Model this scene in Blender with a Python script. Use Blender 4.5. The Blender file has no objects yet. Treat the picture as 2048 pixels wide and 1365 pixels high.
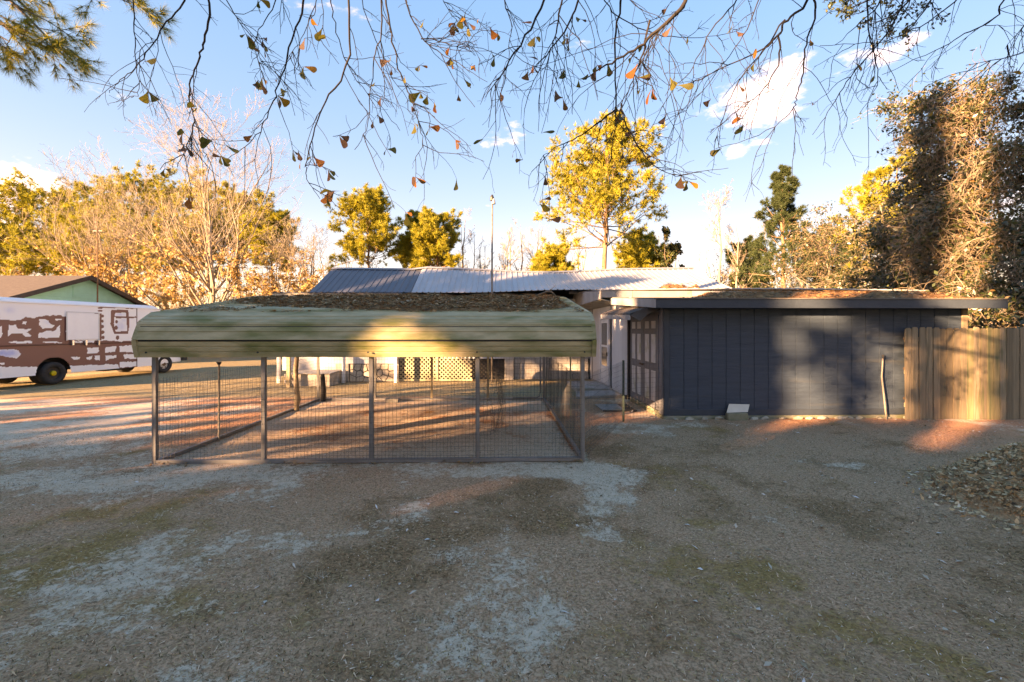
import bpy, bmesh, math, random
import numpy as np
from mathutils import Vector, Matrix

random.seed(7)
RNG = np.random.default_rng(7)
SC = bpy.context.scene
COL = SC.collection
rad = math.radians

# ------------------------------------------------------------------ camera
EYE = 1.9
F = 16.0 / 36.0 * 2048.0
YAW = rad(1.51)
CA, SA = math.cos(YAW), math.sin(YAW)
HOR = 660.0
cam_d = bpy.data.cameras.new('camera')
cam = bpy.data.objects.new('camera', cam_d)
COL.objects.link(cam)
cam.location = (0, 0, EYE)
cam.rotation_euler = (rad(90), 0, -YAW)
cam_d.lens = 16.0
cam_d.sensor_width = 36.0
cam_d.shift_y = -(682.5 - HOR) / 2048.0
cam_d.clip_start = 0.05
cam_d.clip_end = 3000
SC.camera = cam

# ------------------------------------------------------------------ light
SUN_AZ = rad(52)      # direction of travel, clockwise from +Y
SUN_EL = rad(12)
HX, HY = math.sin(SUN_AZ), math.cos(SUN_AZ)
sun_dir = Vector((HX * math.cos(SUN_EL), HY * math.cos(SUN_EL), -math.sin(SUN_EL)))
sun_d = bpy.data.lights.new('sun', 'SUN')
sun_d.energy = 2.0
sun_d.angle = rad(0.5)
sun_d.color = (1.0, 0.98, 0.84)
sun = bpy.data.objects.new('sun', sun_d)
COL.objects.link(sun)
sun.rotation_euler = sun_dir.to_track_quat('-Z', 'Y').to_euler()
sun.location = (-20, -20, 20)

SC.view_settings.view_transform = 'Standard'
SC.view_settings.look = 'None'
SC.view_settings.gamma = 1.0
SC.view_settings.exposure = 3.9
SC.view_settings.use_white_balance = True
SC.view_settings.white_balance_temperature = 20000
SC.view_settings.white_balance_tint = 44
SC.cycles.max_bounces = 5
SC.cycles.transparent_max_bounces = 6
SC.cycles.caustics_reflective = False
SC.cycles.caustics_refractive = False

world = bpy.data.worlds.new('World')
SC.world = world
world.use_nodes = True
wn, wl = world.node_tree.nodes, world.node_tree.links
wn.clear()
w_out = wn.new('ShaderNodeOutputWorld')
w_bg = wn.new('ShaderNodeBackground')
w_bg.inputs['Strength'].default_value = 0.15
sky = wn.new('ShaderNodeTexSky')
sky.sky_type = 'NISHITA'
sky.sun_disc = False
sky.sun_elevation = SUN_EL
sky.sun_rotation = math.atan2(-HX, -HY)
sky.altitude = 50
sky.air_density = 0.9
sky.dust_density = 0.2
sky.ozone_density = 3.0
# drifting clouds, laid out over the whole dome in sky directions
w_tc = wn.new('ShaderNodeTexCoord')


def wmath(op, a, b=None, c=None):
    n = wn.new('ShaderNodeMath')
    n.operation = op
    for i, v in enumerate((a, b, c)):
        if v is None:
            continue
        if isinstance(v, (int, float)):
            n.inputs[i].default_value = v
        else:
            wl.new(v, n.inputs[i])
    return n.outputs[0]


w_noise = wn.new('ShaderNodeTexNoise')
w_noise.inputs['Scale'].default_value = 5.5
w_noise.inputs['Detail'].default_value = 8
w_noise.inputs['Roughness'].default_value = 0.6
w_map = wn.new('ShaderNodeMapping')
w_map.inputs['Scale'].default_value = (1, 1, 2.2)
w_map.inputs['Location'].default_value = (0.35, 0.1, 0.0)
wl.new(w_tc.outputs['Generated'], w_map.inputs['Vector'])
wl.new(w_map.outputs[0], w_noise.inputs['Vector'])


def cloud_dir(px, py):
    r = (px - 1024) / F
    v = Vector((r * CA + SA, -r * SA + CA, (HOR - py) / F))
    return v.normalized()


cloud_sum = None
for (px, py, spread, gain) in ((1500, 215, 0.06, 0.34), (1375, 235, 0.055, 0.27), (1575, 225, 0.045, 0.24),
                               (1460, 305, 0.045, 0.24), (40, 375, 0.09, 0.20), (-250, 420, 0.2, 0.2),
                               (2400, 330, 0.25, 0.22), (950, 315, 0.03, 0.06)):
    d = wn.new('ShaderNodeVectorMath')
    d.operation = 'DISTANCE'
    wl.new(w_tc.outputs['Generated'], d.inputs[0])
    d.inputs[1].default_value = cloud_dir(px, py)
    g = wmath('MULTIPLY', d.outputs['Value'], 1.0 / spread)
    g = wmath('POWER', g, 2.0)
    g = wmath('MULTIPLY', g, -1.0)
    g = wmath('EXPONENT', g)
    g = wmath('MULTIPLY', g, gain)
    cloud_sum = g if cloud_sum is None else wmath('ADD', cloud_sum, g)
dens = wmath('ADD', wmath('MULTIPLY_ADD', w_noise.outputs['Fac'], 1.7, -0.35), cloud_sum)
w_ramp = wn.new('ShaderNodeMapRange')
w_ramp.interpolation_type = 'SMOOTHSTEP'
w_ramp.inputs['From Min'].default_value = 0.71
w_ramp.inputs['From Max'].default_value = 0.92
wl.new(dens, w_ramp.inputs['Value'])
w_mix = wn.new('ShaderNodeMix')
w_mix.data_type = 'RGBA'
wl.new(w_ramp.outputs[0], w_mix.inputs['Factor'])
w_hsv = wn.new('ShaderNodeHueSaturation')
w_hsv.inputs['Hue'].default_value = 0.521
w_hsv.inputs['Saturation'].default_value = 3.2
w_hsv.inputs['Value'].default_value = 0.66
w_gam = wn.new('ShaderNodeGamma')
w_gam.inputs['Gamma'].default_value = 0.25
wl.new(sky.outputs[0], w_gam.inputs['Color'])
wl.new(w_gam.outputs[0], w_hsv.inputs['Color'])
wl.new(w_hsv.outputs[0], w_mix.inputs['A'])
w_mix.inputs['B'].default_value = (0.70, 0.90, 1.30, 1)
wl.new(w_mix.outputs['Result'], w_bg.inputs['Color'])
wl.new(w_bg.outputs[0], w_out.inputs['Surface'])


# ------------------------------------------------------------------ helpers
def P(px, py, d):
    r = (px - 1024) / F * d
    return Vector((r * CA + d * SA, -r * SA + d * CA, EYE + (HOR - py) / F * d))


def W(px, py, Y):
    x = Y * math.tan(math.atan((px - 1024) / F) + YAW)
    d = x * SA + Y * CA
    return Vector((x, Y, EYE + (HOR - py) / F * d))


def G(px, py, z=0.0):
    d = (EYE - z) * F / (py - HOR)
    v = P(px, py, d)
    v.z = z
    return v


_tab = np.random.default_rng(3).random((256, 256))


def vnoise(x, y):
    x = np.asarray(x, float); y = np.asarray(y, float)
    xi = np.floor(x).astype(int); yi = np.floor(y).astype(int)
    fx = x - xi; fy = y - yi
    fx = fx * fx * (3 - 2 * fx); fy = fy * fy * (3 - 2 * fy)
    a = _tab[xi % 256, yi % 256]; b = _tab[(xi + 1) % 256, yi % 256]
    c = _tab[xi % 256, (yi + 1) % 256]; e = _tab[(xi + 1) % 256, (yi + 1) % 256]
    return (a * (1 - fx) + b * fx) * (1 - fy) + (c * (1 - fx) + e * fx) * fy


def fbm(x, y, o=4):
    s = 0; a = 0.5; t = 0
    for i in range(o):
        s = s + a * vnoise(x * 2 ** i + 17.3 * i, y * 2 ** i + 9.1 * i); t += a; a *= 0.5
    return s / t


def sstep(a, b, x):
    t = np.clip((x - a) / (b - a), 0, 1)
    return t * t * (3 - 2 * t)


ORI = {}


def origin_of(o):
    return ORI.get(o.name, Vector((0, 0, 0)))


def link(name, me, mat, parent=None, local=False, smooth=False):
    o = bpy.data.objects.new(name, me)
    COL.objects.link(o)
    if mat is not None and len(me.materials) == 0:
        me.materials.append(mat)
    if smooth and len(me.polygons):
        me.polygons.foreach_set('use_smooth', [True] * len(me.polygons))
    if parent is not None:
        if not local:
            off = origin_of(parent)
            if off.length > 0:
                me.transform(Matrix.Translation(-off))
        o.parent = parent
        ORI[o.name] = origin_of(parent).copy()
    return o


def tag(o, label=None, cat=None, group=None, kind=None):
    if label: o['label'] = label
    if cat: o['category'] = cat
    if group: o['group'] = group
    if kind: o['kind'] = kind
    return o


def thing(name, label, cat, loc, group=None, rz=0.0):
    o = bpy.data.objects.new(name, None)
    COL.objects.link(o)
    o.empty_display_size = 0.2
    o.location = loc
    o.rotation_euler = (0, 0, rz)
    ORI[o.name] = Vector(loc)
    return tag(o, label, cat, group)


class MB:
    """collects simple solids, built as one mesh object"""
    def __init__(s):
        s.v = []; s.f = []

    def add(s, vs, fs):
        b = len(s.v)
        s.v += [tuple(p) for p in vs]
        s.f += [tuple(b + i for i in f) for f in fs]
        return s

    def box(s, x0, x1, y0, y1, z0, z1):
        vs = [(x0, y0, z0), (x1, y0, z0), (x1, y1, z0), (x0, y1, z0), (x0, y0, z1), (x1, y0, z1), (x1, y1, z1), (x0, y1, z1)]
        return s.add(vs, [(3, 2, 1, 0), (4, 5, 6, 7), (0, 1, 5, 4), (1, 2, 6, 5), (2, 3, 7, 6), (3, 0, 4, 7)])

    def hexa(s, vs):
        return s.add(vs, [(3, 2, 1, 0), (4, 5, 6, 7), (0, 1, 5, 4), (1, 2, 6, 5), (2, 3, 7, 6), (3, 0, 4, 7)])

    def bar(s, a, b, w, h=None, up=(0, 0, 1)):
        h = h or w
        a = Vector(a); b = Vector(b); t = (b - a).normalized(); u = Vector(up)
        if abs(t.dot(u)) > 0.98: u = Vector((0, 1, 0))
        sd = t.cross(u).normalized() * (w / 2); uu = sd.cross(t).normalized() * (h / 2)
        vs = [a - sd - uu, a + sd - uu, a + sd + uu, a - sd + uu, b - sd - uu, b + sd - uu, b + sd + uu, b - sd + uu]
        return s.add(vs, [(0, 1, 2, 3), (7, 6, 5, 4), (0, 4, 5, 1), (1, 5, 6, 2), (2, 6, 7, 3), (3, 7, 4, 0)])

    def tube(s, pts, rs, n=8, caps=True):
        pts = [Vector(p) for p in pts]
        if not hasattr(rs, '__len__'): rs = [rs] * len(pts)
        base = len(s.v)
        ref = Vector((0.31, 0.2, 0.93))
        for i, p in enumerate(pts):
            t = (pts[min(i + 1, len(pts) - 1)] - pts[max(i - 1, 0)]).normalized()
            if abs(t.dot(ref)) > 0.97: ref = Vector((1, 0.1, 0))
            u = t.cross(ref).normalized(); w = t.cross(u)
            for k in range(n):
                a = 2 * math.pi * k / n
                s.v.append(tuple(p + (u * math.cos(a) + w * math.sin(a)) * rs[i]))
        for i in range(len(pts) - 1):
            for k in range(n):
                a = base + i * n + k; b = base + i * n + (k + 1) % n
                s.f.append((a, b, b + n, a + n))
        if caps:
            s.f.append(tuple(base + k for k in range(n))[::-1])
            s.f.append(tuple(base + (len(pts) - 1) * n + k for k in range(n)))
        return s

    def prism(s, poly, vec):
        """poly: list of 3d points, extruded by vec"""
        n = len(poly); vec = Vector(vec)
        vs = [Vector(p) for p in poly] + [Vector(p) + vec for p in poly]
        fs = [tuple(range(n))[::-1], tuple(range(n, 2 * n))]
        for i in range(n):
            j = (i + 1) % n
            fs.append((i, j, n + j, n + i))
        return s.add(vs, fs)

    def build(s, name, mat, parent=None, local=False, smooth=False, bevel=0.0):
        me = bpy.data.meshes.new(name)
        me.from_pydata(s.v, [], s.f)
        me.update()
        if bevel > 0:
            bm = bmesh.new(); bm.from_mesh(me)
            bmesh.ops.recalc_face_normals(bm, faces=bm.faces)
            bmesh.ops.bevel(bm, geom=list(bm.edges), offset=bevel, segments=1, affect='EDGES')
            bm.to_mesh(me); bm.free()
        else:
            bm = bmesh.new(); bm.from_mesh(me)
            bmesh.ops.recalc_face_normals(bm, faces=bm.faces)
            bm.to_mesh(me); bm.free()
        return link(name, me, mat, parent, local, smooth)


def np_mesh(name, V, faces, tint=None):
    """faces: (N,k) index array, all faces with k corners"""
    me = bpy.data.meshes.new(name)
    V = np.asarray(V, dtype=np.float32); faces = np.asarray(faces, dtype=np.int32)
    n, k = faces.shape
    me.vertices.add(len(V)); me.vertices.foreach_set('co', V.ravel())
    me.loops.add(n * k); me.loops.foreach_set('vertex_index', faces.ravel())
    me.polygons.add(n); me.polygons.foreach_set('loop_start', np.arange(n, dtype=np.int32) * k)
    me.update(calc_edges=True)
    if tint is not None:
        at = me.attributes.new('tint', 'FLOAT', 'POINT')
        at.data.foreach_set('value', np.asarray(tint, dtype=np.float32))
    return me


def cards(name, C, A, B, mat, parent=None, tint=None, tri=False, cup=0.0):
    """leaf shapes: centre C, half length A, half width B"""
    N = len(C)
    if tri:
        V = np.stack([C - A - B, C - A + B, C + A], 1).reshape(-1, 3); k = 3
    else:
        nrm = np.cross(A, B); L = np.linalg.norm(nrm, axis=1, keepdims=True) + 1e-9
        lift = nrm / L * np.linalg.norm(B, axis=1, keepdims=True) * cup
        V = np.stack([C - A, C + B + A * 0.15 + lift, C + A, C - B + A * 0.15 + lift], 1).reshape(-1, 3); k = 4
    Fc = np.arange(N * k).reshape(N, k)
    if tint is None: tint = RNG.random(N)
    me = np_mesh(name, V, Fc, np.repeat(tint, k))
    return link(name, me, mat, parent)


def tubes_np(P_, R_, sides):
    K, n, _ = P_.shape
    T = np.empty_like(P_)
    T[:, 1:-1] = P_[:, 2:] - P_[:, :-2]; T[:, 0] = P_[:, 1] - P_[:, 0]; T[:, -1] = P_[:, -1] - P_[:, -2]
    T /= np.linalg.norm(T, axis=2, keepdims=True) + 1e-9
    ref = np.where(np.abs(T[:, :1, 2:3]) > 0.9, np.array([1.0, 0.05, 0]), np.array([0.05, 0.02, 1.0]))
    U = np.cross(T, np.broadcast_to(ref, T.shape)); U /= np.linalg.norm(U, axis=2, keepdims=True) + 1e-9
    Wv = np.cross(T, U)
    a = np.arange(sides) * 2 * np.pi / sides
    ring = P_[:, :, None, :] + R_[:, :, None, None] * (U[:, :, None, :] * np.cos(a)[None, None, :, None] + Wv[:, :, None, :] * np.sin(a)[None, None, :, None])
    V = ring.reshape(-1, 3)
    base = (np.arange(K) * n * sides)[:, None, None] + (np.arange(n - 1) * sides)[None, :, None]
    k = np.arange(sides)[None, None, :]; k2 = (np.arange(sides) + 1)[None, None, :] % sides
    Fq = np.stack([base + k, base + k2, base + k2 + sides, base + k + sides], -1).reshape(-1, 4)
    return V, Fq


def tube_obj(name, sets, mat, parent=None):
    """sets: list of (P,R,sides)"""
    Vs = []; Fs = []; b = 0
    for (p, r, s) in sets:
        v, f = tubes_np(p, r, s)
        Vs.append(v); Fs.append(f + b); b += len(v)
    me = np_mesh(name, np.concatenate(Vs), np.concatenate(Fs))
    return link(name, me, mat, parent, smooth=True)


def norm(a):
    return a / (np.linalg.norm(a, axis=-1, keepdims=True) + 1e-9)


def kids(P_, R_, rng, m, t0, t1, ang, lenf, nseg, wander, up, rfac=0.6, tip=0.3, shape=None, angj=0.25):
    K, n, _ = P_.shape
    plen = np.linalg.norm(P_[:, 1:] - P_[:, :-1], axis=2).sum(1)
    idx = np.repeat(np.arange(K), m)
    t = rng.uniform(t0, t1, len(idx))
    fp = t * (n - 1); i = np.minimum(fp.astype(int), n - 2); fr = (fp - i)[:, None]
    start = P_[idx, i] * (1 - fr) + P_[idx, i + 1] * fr
    tang = norm(P_[idx, i + 1] - P_[idx, i])
    r0 = (R_[idx, i] * (1 - fr[:, 0]) + R_[idx, i + 1] * fr[:, 0]) * rfac
    perp = norm(np.cross(tang, rng.normal(size=tang.shape)))
    an = ang + rng.normal(size=len(idx))[:, None] * angj
    d = np.cos(an) * tang + np.sin(an) * perp
    L = plen[idx] * lenf * rng.uniform(0.6, 1.25, len(idx))
    L = L * (shape(t) if shape else (1.15 - 0.6 * t))
    pts = [start]
    for s in range(nseg):
        d = norm(d + wander * rng.normal(size=d.shape) + np.array([0, 0, up]))
        pts.append(pts[-1] + d * (L / nseg)[:, None])
    Pn = np.stack(pts, 1)
    Rn = r0[:, None] * np.linspace(1, tip, nseg + 1)[None, :]
    return Pn, Rn


# ------------------------------------------------------------------ materials
def mat(name, c1, c2=None, scale=4.0, rough=0.8, bump=0.0, bscale=30.0, stretch=(1, 1, 1), metal=0.0, c3=None, s3=1.0, t3=(0.5, 0.7), spec=0.3, detail=5):
    m = bpy.data.materials.new(name)
    m.use_nodes = True
    nt = m.node_tree; n = nt.nodes; l = nt.links
    b = n['Principled BSDF']
    b.inputs['Roughness'].default_value = rough
    b.inputs['Metallic'].default_value = metal
    b.inputs['Specular IOR Level'].default_value = spec
    b.inputs['Base Color'].default_value = (*c1, 1)
    tc = n.new('ShaderNodeTexCoord'); mp = n.new('ShaderNodeMapping')
    mp.inputs['Scale'].default_value = stretch
    l.new(tc.outputs['Object'], mp.inputs['Vector'])
    if c2 is not None:
        nz = n.new('ShaderNodeTexNoise'); nz.inputs['Scale'].default_value = scale; nz.inputs['Detail'].default_value = detail
        nz.inputs['Roughness'].default_value = 0.62
        l.new(mp.outputs[0], nz.inputs['Vector'])
        mr = n.new('ShaderNodeMapRange'); mr.inputs['From Min'].default_value = 0.32; mr.inputs['From Max'].default_value = 0.68
        l.new(nz.outputs['Fac'], mr.inputs['Value'])
        mx = n.new('ShaderNodeMix'); mx.data_type = 'RGBA'
        mx.inputs['A'].default_value = (*c1, 1); mx.inputs['B'].default_value = (*c2, 1)
        l.new(mr.outputs[0], mx.inputs['Factor'])
        out = mx.outputs['Result']
        if c3 is not None:
            n3 = n.new('ShaderNodeTexNoise'); n3.inputs['Scale'].default_value = s3; n3.inputs['Detail'].default_value = 6
            l.new(mp.outputs[0], n3.inputs['Vector'])
            r3 = n.new('ShaderNodeMapRange'); r3.inputs['From Min'].default_value = t3[0]; r3.inputs['From Max'].default_value = t3[1]
            l.new(n3.outputs['Fac'], r3.inputs['Value'])
            m3 = n.new('ShaderNodeMix'); m3.data_type = 'RGBA'
            m3.inputs['B'].default_value = (*c3, 1)
            l.new(r3.outputs[0], m3.inputs['Factor']); l.new(out, m3.inputs['A'])
            out = m3.outputs['Result']
        l.new(out, b.inputs['Base Color'])
    if bump > 0:
        bn = n.new('ShaderNodeTexNoise'); bn.inputs['Scale'].default_value = bscale; bn.inputs['Detail'].default_value = 6
        l.new(mp.outputs[0], bn.inputs['Vector'])
        bp = n.new('ShaderNodeBump'); bp.inputs['Strength'].default_value = bump; bp.inputs['Distance'].default_value = 0.02
        l.new(bn.outputs['Fac'], bp.inputs['Height']); l.new(bp.outputs[0], b.inputs['Normal'])
    return m


def mat_tint(name, stops, rough=0.7, trans=0.0, spec=0.3, wide=None):
    """colour picked per leaf from a ramp over the 'tint' attribute"""
    m = bpy.data.materials.new(name)
    m.use_nodes = True
    nt = m.node_tree; n = nt.nodes; l = nt.links
    b = n['Principled BSDF']; b.inputs['Roughness'].default_value = rough
    b.inputs['Specular IOR Level'].default_value = spec
    at = n.new('ShaderNodeAttribute'); at.attribute_name = 'tint'
    cr = n.new('ShaderNodeValToRGB')
    while len(cr.color_ramp.elements) < len(stops): cr.color_ramp.elements.new(0.5)
    for e, (p, c) in zip(cr.color_ramp.elements, stops):
        e.position = p; e.color = (*c, 1)
    l.new(at.outputs['Fac'], cr.inputs['Fac']); l.new(cr.outputs[0], b.inputs['Base Color'])
    if trans > 0:
        tr = n.new('ShaderNodeBsdfTranslucent'); l.new(cr.outputs[0], tr.inputs['Color'])
        ms = n.new('ShaderNodeMixShader'); ms.inputs[0].default_value = trans
        l.new(b.outputs[0], ms.inputs[1]); l.new(tr.outputs[0], ms.inputs[2])
        l.new(ms.outputs[0], n['Material Output'].inputs['Surface'])
    return m


M = {}
M['bark'] = mat('bark', (0.16, 0.125, 0.095), (0.085, 0.065, 0.05), 6, 0.9, 0.6, 12, (1, 1, 0.3))
M['bark_pale'] = mat('bark_pale', (0.36, 0.29, 0.22), (0.20, 0.155, 0.12), 5, 0.9, 0.4, 12, (1, 1, 0.3))
M['bark_pine'] = mat('bark_pine', (0.30, 0.185, 0.115), (0.13, 0.08, 0.055), 5, 0.9, 0.6, 8, (1, 1, 0.35))
M['twig_dark'] = mat('twig_dark', (0.018, 0.015, 0.014), (0.03, 0.025, 0.022), 14, 0.9)  # near-black, stands in for the shade on the overhead twigs
M['vine'] = mat('vine', (0.34, 0.26, 0.18), (0.17, 0.125, 0.09), 3, 0.9)
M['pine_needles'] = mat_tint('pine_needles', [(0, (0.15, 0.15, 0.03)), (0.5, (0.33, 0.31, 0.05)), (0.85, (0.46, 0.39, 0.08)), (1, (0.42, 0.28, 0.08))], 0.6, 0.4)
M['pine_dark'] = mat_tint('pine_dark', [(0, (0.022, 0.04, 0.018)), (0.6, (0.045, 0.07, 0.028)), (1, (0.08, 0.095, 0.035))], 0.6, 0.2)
M['brown_leaves'] = mat_tint('brown_leaves', [(0, (0.34, 0.19, 0.07)), (0.5, (0.48, 0.30, 0.12)), (1, (0.60, 0.43, 0.20))], 0.8, 0.3)
M['vine_leaves'] = mat_tint('vine_leaves', [(0, (0.02, 0.032, 0.014)), (0.55, (0.045, 0.062, 0.022)), (0.8, (0.10, 0.105, 0.03)), (0.93, (0.16, 0.10, 0.045)), (1, (0.24, 0.12, 0.05))], 0.35, 0.2, 0.6)
M['belt_leaves'] = mat_tint('belt_leaves', [(0, (0.03, 0.045, 0.018)), (1, (0.08, 0.09, 0.03))], 0.6)
M['litter'] = mat_tint('litter', [(0, (0.09, 0.05, 0.028)), (0.4, (0.27, 0.13, 0.06)), (0.75, (0.46, 0.225, 0.10)), (0.93, (0.48, 0.30, 0.17)), (1, (0.5, 0.42, 0.34))], 0.85)
M['pile_leaves'] = mat_tint('pile_leaves', [(0, (0.26, 0.11, 0.05)), (0.3, (0.52, 0.26, 0.125)), (0.65, (0.72, 0.42, 0.225)), (0.9, (0.80, 0.54, 0.33)), (1, (0.82, 0.66, 0.5))], 0.8, 0.1)
M['ground_litter'] = mat_tint('ground_litter', [(0, (0.114, 0.053, 0.028)), (0.35, (0.342, 0.168, 0.093)), (0.6, (0.456, 0.259, 0.112)), (0.82, (0.638, 0.365, 0.223)), (0.93, (0.798, 0.518, 0.372)), (1, (0.860, 0.672, 0.558))], 0.9)
M['ground_leaf'] = mat_tint('ground_leaf', [(0, (0.20, 0.09, 0.05)), (0.4, (0.36, 0.23, 0.14)), (0.75, (0.5, 0.42, 0.34)), (1, (0.62, 0.62, 0.6))], 0.85)
M['oak_leaf_green'] = mat('oak_leaf_green', (0.075, 0.095, 0.02), (0.16, 0.13, 0.03), 25, 0.5, c3=(0.22, 0.09, 0.02), s3=12, t3=(0.58, 0.72))
M['oak_leaf_rust'] = mat('oak_leaf_rust', (0.34, 0.12, 0.025), (0.20, 0.075, 0.025), 25, 0.55, c3=(0.10, 0.035, 0.015), s3=18, t3=(0.55, 0.7))
M['oak_leaf_amber'] = mat('oak_leaf_amber', (0.5, 0.22, 0.03), (0.30, 0.13, 0.025), 25, 0.55, c3=(0.12, 0.12, 0.02), s3=14, t3=(0.58, 0.7))
M['oak_leaf_brown'] = mat('oak_leaf_brown', (0.11, 0.06, 0.045), (0.17, 0.09, 0.055), 25, 0.6)
for k in ('oak_leaf_green', 'oak_leaf_rust', 'oak_leaf_amber', 'oak_leaf_brown'):
    nt = M[k].node_tree
    bs = nt.nodes['Principled BSDF']
    tr = nt.nodes.new('ShaderNodeBsdfTranslucent'); ms = nt.nodes.new('ShaderNodeMixShader'); ms.inputs[0].default_value = 0.45
    src = bs.inputs['Base Color'].links[0].from_socket
    nt.links.new(src, tr.inputs['Color']); nt.links.new(bs.outputs[0], ms.inputs[1]); nt.links.new(tr.outputs[0], ms.inputs[2])
    nt.links.new(ms.outputs[0], nt.nodes['Material Output'].inputs['Surface'])
M['carport'] = mat('carport_metal', (0.46, 0.36, 0.22), (0.30, 0.25, 0.135), 3.0, 0.55, 0.15, 60, (0.9, 3.0, 3.0), c3=(0.15, 0.155, 0.055), s3=1.6, t3=(0.45, 0.66), spec=0.3, detail=10)
M['carport_under'] = mat('carport_under', (0.42, 0.40, 0.36), (0.34, 0.32, 0.28), 3, 0.6)
M['galv'] = mat('galvanised', (0.20, 0.20, 0.20), (0.15, 0.15, 0.15), 7, 0.5, metal=0.35, c3=(0.22, 0.15, 0.10), s3=5, t3=(0.62, 0.8), stretch=(1, 1, 0.4))
M['galv_rust'] = mat('galvanised_rusty', (0.26, 0.24, 0.22), (0.15, 0.12, 0.10), 6, 0.7, metal=0.2)
M['wire'] = mat('wire', (0.12, 0.115, 0.11), (0.07, 0.065, 0.06), 5, 0.6, metal=0.4)
M['shed_blue'] = mat('shed_blue', (0.042, 0.068, 0.094), (0.032, 0.051, 0.072), 3, 0.75, 0.9, 16, (0.35, 1, 5.0), c3=(0.085, 0.09, 0.085), s3=1.1, t3=(0.6, 0.85))
M['shed_trim'] = mat('shed_trim', (0.036, 0.052, 0.068), (0.028, 0.042, 0.056), 4, 0.65, 0.3, 25)
M['shed_grey'] = mat('shed_grey', (0.20, 0.21, 0.225), (0.15, 0.155, 0.165), 4, 0.75, 0.2, 30)
M['board_grey'] = mat('board_grey', (0.32, 0.31, 0.31), (0.23, 0.22, 0.215), 3, 0.75, 0.15, 30, (1, 1, 0.4))
M['board_beige'] = mat('board_beige', (0.36, 0.32, 0.26), (0.25, 0.22, 0.18), 3, 0.8, 0.2, 30, c3=(0.2, 0.12, 0.07), s3=3, t3=(0.6, 0.75))
M['door_grey'] = mat('door_grey', (0.15, 0.155, 0.17), (0.115, 0.12, 0.13), 4, 0.5)
M['door_panel'] = mat('door_panel', (0.52, 0.54, 0.56), (0.42, 0.44, 0.44), 5, 0.35, c3=(0.30, 0.30, 0.12), s3=2.5, t3=(0.55, 0.8))
M['white'] = mat('white_siding', (0.52, 0.52, 0.53), (0.45, 0.45, 0.46), 2.5, 0.6, 0.06, 30, (1, 1, 0.3))
M['white_trim'] = mat('white_trim', (0.62, 0.62, 0.62), (0.55, 0.55, 0.55), 4, 0.5)
M['cream'] = mat('cream_board', (0.55, 0.49, 0.40), (0.45, 0.40, 0.32), 3, 0.7, 0.1, 20)
M['glass'] = mat('glass', (0.10, 0.095, 0.085), (0.16, 0.14, 0.115), 2, 0.12, spec=0.6)
M['black'] = mat('black_plastic', (0.022, 0.022, 0.024), (0.035, 0.035, 0.035), 8, 0.5)
M['dark_brown'] = mat('dark_brown', (0.055, 0.042, 0.04), (0.035, 0.028, 0.028), 8, 0.5)
M['roof_white'] = mat('roof_white_metal', (0.40, 0.40, 0.41), (0.33, 0.33, 0.34), 1.2, 0.42, metal=0.15, stretch=(2, 0.5, 0.5))
M['roof_dark'] = mat('roof_dark_metal', (0.10, 0.11, 0.13), (0.08, 0.088, 0.105), 1.2, 0.42, metal=0.15, stretch=(2, 0.5, 0.5))
M['roof_trim'] = mat('roof_trim', (0.24, 0.26, 0.29), (0.18, 0.2, 0.22), 3, 0.5, metal=0.2)
M['roof_felt'] = mat('roof_felt', (0.16, 0.14, 0.125), (0.10, 0.085, 0.075), 5, 0.9, 0.4, 40)
M['block'] = mat('concrete_block', (0.40, 0.365, 0.325), (0.30, 0.27, 0.24), 5, 0.9, 0.4, 40, c3=(0.25, 0.22, 0.18), s3=2, t3=(0.6, 0.8))
M['mortar'] = mat('mortar_dark', (0.10, 0.095, 0.09), (0.07, 0.065, 0.06), 9, 0.95)
M['stone'] = mat('painted_stone', (0.48, 0.42, 0.34), (0.37, 0.32, 0.26), 6, 0.9, 0.5, 25)
M['rock'] = mat('rock', (0.42, 0.39, 0.33), (0.26, 0.24, 0.18), 7, 0.95, 0.6, 20)
M['concrete'] = mat('concrete', (0.36, 0.34, 0.32), (0.27, 0.26, 0.24), 4, 0.9, 0.4, 40, c3=(0.14, 0.15, 0.07), s3=1.6, t3=(0.58, 0.75))
M['concrete_mossy'] = mat('concrete_mossy', (0.25, 0.235, 0.19), (0.13, 0.14, 0.07), 3, 0.95, 0.5, 30)
M['lattice'] = mat('lattice_wood', (0.44, 0.385, 0.255), (0.34, 0.295, 0.19), 6, 0.8)
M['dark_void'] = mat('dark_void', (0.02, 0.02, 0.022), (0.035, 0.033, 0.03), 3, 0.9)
M['fence'] = mat('fence_wood', (0.27, 0.195, 0.13), (0.17, 0.13, 0.09), 5, 0.85, 0.4, 20, (6, 1, 0.35), c3=(0.13, 0.10, 0.065), s3=3.0, t3=(0.52, 0.72))
M['fence_mossy'] = mat('fence_wood_mossy', (0.27, 0.205, 0.115), (0.15, 0.125, 0.07), 4, 0.9, 0.4, 20, (6, 1, 0.35), c3=(0.085, 0.095, 0.05), s3=1.7, t3=(0.47, 0.66))
M['wood_post'] = mat('wood_post', (0.44, 0.35, 0.23), (0.30, 0.23, 0.15), 5, 0.9, 0.3, 20, (4, 4, 0.4))
M['log_bark'] = mat('log_bark', (0.17, 0.12, 0.08), (0.36, 0.29, 0.21), 7, 0.95, 0.8, 14)
M['rust'] = mat('rust_hinge', (0.20, 0.11, 0.06), (0.12, 0.07, 0.045), 9, 0.8)
M['green_steel'] = mat('green_steel', (0.02, 0.045, 0.035), (0.03, 0.05, 0.04), 6, 0.55)
M['mint'] = mat('mint_siding', (0.17, 0.52, 0.46), (0.15, 0.46, 0.40), 2, 0.7, 0.1, 20)
M['shingle'] = mat('shingle', (0.105, 0.085, 0.075), (0.075, 0.06, 0.055), 6, 0.95, 0.5, 40)
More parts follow.
